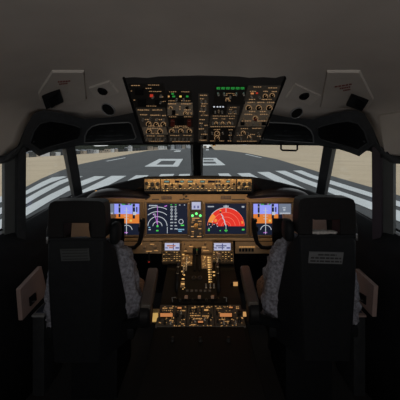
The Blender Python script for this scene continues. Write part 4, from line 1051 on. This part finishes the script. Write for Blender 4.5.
def seat(side, xc, Y, top, label):
    s = side                                  # -1 left seat, +1 right seat; inboard is -s
    k = Y / F; X = (xc - CX) * k; zt = (CY - top) * k; inb = -s
    t = thing('pilot_seat', label, 'seat', V((X, Y + .3, FLOOR)))
    hw_ = 28.8 * k
    # headrest: an arch with an opening at its lower middle
    pr = []
    zb = zt - 37 * k; zo = zt - 22.4 * k; oL, oR = (13.4, 14.2) if s < 0 else (14.5, 13)
    outer = [(-hw_, zb), (-hw_ - .002, zb + .06), (-hw_ + .002, zt - .03), (-hw_ + .010, zt - .010), (-hw_ + .03, zt - .001), (0, zt + .002), (hw_ - .03, zt - .001), (hw_ - .010, zt - .010), (hw_ - .002, zt - .03), (hw_ + .002, zb + .06), (hw_, zb)]
    inner = [(oR * k, zb), (oR * k - .001, zo + .008), (oR * k - .008, zo), (0, zo + .001), (-oL * k + .008, zo), (-oL * k + .001, zo + .008), (-oL * k, zb)]
    lp = [(x, z) for x, z in outer + inner]
    g = MB()
    g.prism([V((X + x, Y, z)) for x, z in lp], [V((X + x, Y + .085, z)) for x, z in lp])
    hr = obj('headrest', g, M['rest'], t, smooth=True, bevel=.012)
    for q_ in (-1, 1): obj('headrest_post', MB().tube([V((X + q_ * .09, Y + .05, zb - .06)), V((X + q_ * .09, Y + .05, zb + .05))], .012, 8), M['metal'], t)
    # shell
    z0 = zb - .004; rings = []
    for f, a_, b_, yb, yf in ((0, .138, .150, .0, .10), (.06, .141, .158, -.008, .11), (.35, .137, .172, -.012, .14), (.62, .128, .198, -.010, .16), (1, .120, .215, .0, .18)):
        z = z0 - .60 * f; a_ *= Y / 1.4; b_ *= Y / 1.4
        dz = .07 * max(0, 1 - f / .3)
        rings.append([V((X + x, Y + y, z - (dz if y > .05 else 0))) for x, y in ((-a_ + .012, yb), (a_ - .012, yb), (a_, yb + .014), (b_, yf), (b_ - .03, yf + .03), (-b_ + .03, yf + .03), (-b_, yf), (-a_, yb + .014))])
    obj('back_shell', MB().loft(rings), M['seat'], t, bevel=.004)
    # top trim strip
    obj('shell_cap', MB().box((X, Y + .008, z0 - .004), (.276 * Y / 1.4, .022, .016), bev=.004), M['seat'], t)
    # shoulder wings
    for q_ in (-1, 1):
        wg = pillow((X + q_ * .160 * Y / 1.4, Y + .10, zb - .004), (.026, .05, .056), 2.8, 20, 14)
        obj('shoulder_wing', wg, M['seat'], t)
    # fleece cover around the front of the back
    fl_ = pillow((X, Y + .225, z0 - .34), (.29, .075, .272), 3.2, 64, 48, taper=.25)
    noisy(fl_, .020, 34); obj('fleece_cover', fl_, M['fleece'], t)
    cu = pillow((X, Y + .39, z0 - .46), (.25, .16, .07), 3.5, 48, 24); noisy(cu, .008, 38); obj('seat_cushion', cu, M['fleece2'], t)
    obj('seat_pan', MB().box((X, Y + .36, z0 - .565), (.48, .40, .06), bev=.015), M['seat'], t)
    obj('pedestal', MB().box((X, Y + .40, (z0 - .59 + FLOOR) / 2), (.26, .34, abs(FLOOR - (z0 - .59))), bev=.01), M['seat'], t)
    # inboard armrest
    if s < 0: A = [(153, 267.8, 1.74), (145.2, 304.5, 1.33)]; hwid = (.034, .026)
    else: A = [(244.8, 264.8, 1.74), (253.6, 302.5, 1.33)]; hwid = (.030, .026)
    pa, pb = P(*A[0]), P(*A[1]); pa.z = pb.z = (pa.z + pb.z) / 2
    rr = []
    for tt, w_, h_ in ((0, .8, .8), (.02, .95, .95), (.5, 1, 1), (.97, 1, 1), (1., .85, .85)):
        p = pa.lerp(pb, tt); hwd = (hwid[0] + (hwid[1] - hwid[0]) * tt) * w_
        rr.append([p + V((x, 0, z)) for x, z in ((-hwd, -.01), (-hwd + .006, 0), (hwd - .006, 0), (hwd, -.01), (hwd, -.045 * h_), (hwd - .008, -.055 * h_), (-hwd + .008, -.055 * h_), (-hwd, -.045 * h_))])
    obj('armrest', MB().loft(rr), M['arm'], t, bevel=.004)
    # pivot bracket that carries the armrest from the back shell
    br = pb + V((0, .03, -.06))
    obj('armrest_pivot', MB().lathe(br + V((-.026 * inb, 0, 0)), V((inb, 0, 0)), [(0, 0), (.05, 0), (.055, .006), (.055, .04), (.045, .05), (0, .05)], 20), M['black'], t)
    obj('armrest_bracket', MB().tube([br, br + V((-inb * .04, .06, -.07)), V((X + inb * .19, Y + .14, br.z - .16))], [.026, .026, .022], 10), M['seat'], t)
    # placard
    pc = [(60, 249), (89, 248.4), (90, 260.4), (61.5, 261)] if s < 0 else [(309.4, 251.6), (343.6, 252.4), (342, 264), (308.2, 263)]
    SP = Plane((0, Y - .0145, 0), (0, -1, 0))
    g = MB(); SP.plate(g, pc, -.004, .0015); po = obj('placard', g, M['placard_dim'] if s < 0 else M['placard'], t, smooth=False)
    g = MB()
    if s < 0:
        for r in range(4):
            for c in range(1):
                x, y = lerpq(pc, .06, .12 + .24 * r); x1, y1 = lerpq(pc, .94, .12 + .24 * r); SP.plate(g, [(x, y - .3), (x1, y1 - .3), (x1, y1 + .5), (x, y + .5)], .0016, .0022)
    else:
        for r, (a0, a1) in enumerate(((.26, .80), (.06, .95), (.05, .97))):
            aa = a0
            while aa < a1:
                ww = min(random.uniform(.07, .16), a1 - aa); x, y = lerpq(pc, aa, .24 + .28 * r); x1, y1 = lerpq(pc, aa + ww, .24 + .28 * r)
                SP.plate(g, [(x, y - .75), (x1, y1 - .75), (x1, y1 + .75), (x, y + .75)], .0016, .0022); aa += ww + .025
    obj('placard_text', g, M['ink'], po, smooth=False)
    if s > 0:
        e = pillow((X - .02, Y + .02, z0 + .012), (.08, .02, .008), 2.5, 24, 12); noisy(e, .004, 60); obj('fleece_edge', e, mat('pale_fleece', (.42, .41, .40), .95, var=.3, scale=90), t)
    lx = X + s * .142 * Y / 1.4
    obj('latch', MB().box((lx, Y + .004, z0 - .008), (.010, .016, .03), bev=.003), M['metal'], t)
    return t
seat(-1, 76.6, 1.40, 201, 'black high-backed pilot seat with grey fleece on the left')
seat(1, 327.3, 1.38, 197.8, 'black high-backed pilot seat with white-lettered placard on the right' if False else 'black high-backed pilot seat with pale text placard on the right')

# ------------------------------------------------------------------ side wall outlet panels and stowage boxes
for s in (-1, 1):
    u = .985
    if s < 0: qs = [(19.5, 289), (41, 266), (47, 293), (22, 320.5)]; sq = [(28, 297.5), (34, 292.5), (35, 300), (28.8, 306.5)]
    else: qs = [(356, 268.5), (374.8, 286), (373, 317), (351.5, 293.5)]; sq = [(360, 291.5), (367.2, 296), (367, 305), (360, 299.6)]
    SPl = Plane((X0 + s * .94, 0, 0), (-s, 0, 0))
    t = thing('outlet_panel', 'pinkish wall panel with a small black socket, beside the %s seat' % ('left' if s < 0 else 'right'), 'wall panel', SPl.pt(*qs[2]))
    g = MB(); SPl.plate(g, qs, -.02, .004); obj('panel_plate', g, M['pinkwall'], t, smooth=False, bevel=.003)
    g = MB(); SPl.plate(g, sq, .003, .012); so = obj('socket', g, M['black'], t, smooth=False, bevel=.003)
    cx_ = sum(p[0] for p in sq) / 4; cy_ = sum(p[1] for p in sq) / 4
    g = MB(); SPl.plate(g, [(cx_ + (x - cx_) * .5, cy_ + (y - cy_) * .16 + 2.2) for x, y in sq], .012, .013); obj('socket_slot', g, M['placard'], so, smooth=False)
    # stowage box below
    pb = P(40 if s < 0 else 356, 308, 1.70)
    t = thing('stowage_box', 'dark open stowage box on the floor beside the %s seat' % ('left' if s < 0 else 'right'), 'box', V((X0 + s * .90, 1.75, FLOOR)))
    bz = pb.z - .02; bx = X0 + s * .915
    obj('case', MB().box((bx, 1.76, (bz + FLOOR) / 2), (.068, .22, bz - FLOOR), bev=.008), M['trimblack'], t)
    obj('rim', MB().box((bx, 1.76, bz + .003), (.072, .23, .012), bev=.003), M['rim'] if s < 0 else M['pinkwall'], t)
    obj('tray', MB().box((bx, 1.76, bz + .010), (.05, .18, .006), bev=.002), mat('tray_blue', (.035, .045, .07), .4), t)
# red indicator in left footwell
t = thing('footwell_lamp', 'tiny red lamp in the dark footwell under the left switch strip', 'light', P(149, 262, 2.1))
obj('housing', MB().box(P(149, 262, 2.1), (.03, .02, .02), bev=.003), M['black'], t)
obj('lens', MB().ell(P(149, 262, 2.088), (.006, .004, .005)), mat('dim_red', (.05, .01, .01), emit=(.5, .03, .02), es=.4), t)
obj('bracket', MB().tube([P(149, 262, 2.1), P(149, 250, 2.14)], .006, 6), M['black'], t)
# ------------------------------------------------------------------ lights
def area(name, loc, target, sx, sy, power, col, spread=PI):
    l = bpy.data.lights.new(name, 'AREA'); l.shape = 'RECTANGLE'; l.size = sx; l.size_y = sy; l.energy = power; l.color = col; l.spread = spread
    o = bpy.data.objects.new(name, l); C.objects.link(o); o.location = loc
    o.rotation_euler = (V(target) - V(loc)).to_track_quat('-Z', 'Y').to_euler(); return o
warm = (1., .62, .30)
area('glareshield_flood', (0, 2.06, -.335), (0, 2.22, -.60), .72, .02, .72, warm)
area('outboard_flood_left', (-.55, 2.07, -.37), (-.55, 2.22, -.62), .4, .02, .2, warm)
area('outboard_flood_right', (.55, 2.07, -.37), (.55, 2.22, -.62), .4, .02, .2, warm)
area('autopilot_panel_flood', (0, 1.915, -.195), (0, 1.95, -.27), .74, .01, .30, (1., .66, .34))
def spot(name, loc, target, power, ang, col, blend=.6, rad=.02):
    l = bpy.data.lights.new(name, 'SPOT'); l.energy = power; l.spot_size = ang; l.spot_blend = blend; l.color = col; l.shadow_soft_size = rad
    o = bpy.data.objects.new(name, l); C.objects.link(o); o.location = loc
    o.rotation_euler = (V(target) - V(loc)).to_track_quat('-Z', 'Y').to_euler(); return o
spot('pedestal_flood', OPf.pt(214, 144.5, .02), (0.0, 1.84, -.82), 2.6, math.radians(40), warm)

# unseen fill lamp, added behind the viewer to brighten the ceiling
t = thing('wall_lamp', 'added fill lamp with milky cover on the rear bulkhead', 'lamp', (0, -.95, -.15))
obj('base', MB().box((0, -.935, -.15), (.56, .03, .22), bev=.008), M['rim'], t)
obj('fill_cover', MB().box((0, -.915, -.15), (.50, .02, .17), bev=.006), mat('fill_milk', (.8, .8, .78), .4, emit=(1., .95, .9), es=1.), t)
area('added_fill_light', (0, -.89, -.15), (0, 1.5, -.05), .5, .16, 8.2, (1., .94, .88))

w = bpy.data.worlds.new('World'); sc.world = w; w.use_nodes = True
nt = w.node_tree; bg = nt.nodes['Background']
tc = nt.nodes.new('ShaderNodeTexCoord'); sp = nt.nodes.new('ShaderNodeSeparateXYZ'); rp = nt.nodes.new('ShaderNodeValToRGB')
nt.links.new(tc.outputs['Generated'], sp.inputs[0]); nt.links.new(sp.outputs['Z'], rp.inputs['Fac']); nt.links.new(rp.outputs['Color'], bg.inputs['Color'])
rp.color_ramp.elements[0].position = 0; rp.color_ramp.elements[0].color = (.80, .81, .80, 1)
rp.color_ramp.elements[1].position = .6; rp.color_ramp.elements[1].color = (.82, .86, .90, 1)
bg.inputs['Strength'].default_value = .95

# ------------------------------------------------------------------ camera and view
cam = bpy.data.cameras.new('camera'); co = bpy.data.objects.new('camera', cam); C.objects.link(co)
co.location = (0, 0, 0); co.rotation_euler = (PI / 2, 0, 0)
cam.sensor_fit = 'HORIZONTAL'; cam.sensor_width = 36; cam.lens = F / 400 * 36
cam.shift_y = -(200 - CY) / 400; cam.clip_start = .02; cam.clip_end = 4000
sc.camera = co
vs = sc.view_settings; vs.view_transform = 'Standard'; vs.look = 'None'; vs.gamma = 1; vs.use_curve_mapping = False; vs.exposure = 0
sc.cycles.max_bounces = 8; sc.cycles.transparent_max_bounces = 12
sc.cycles.use_denoising = True
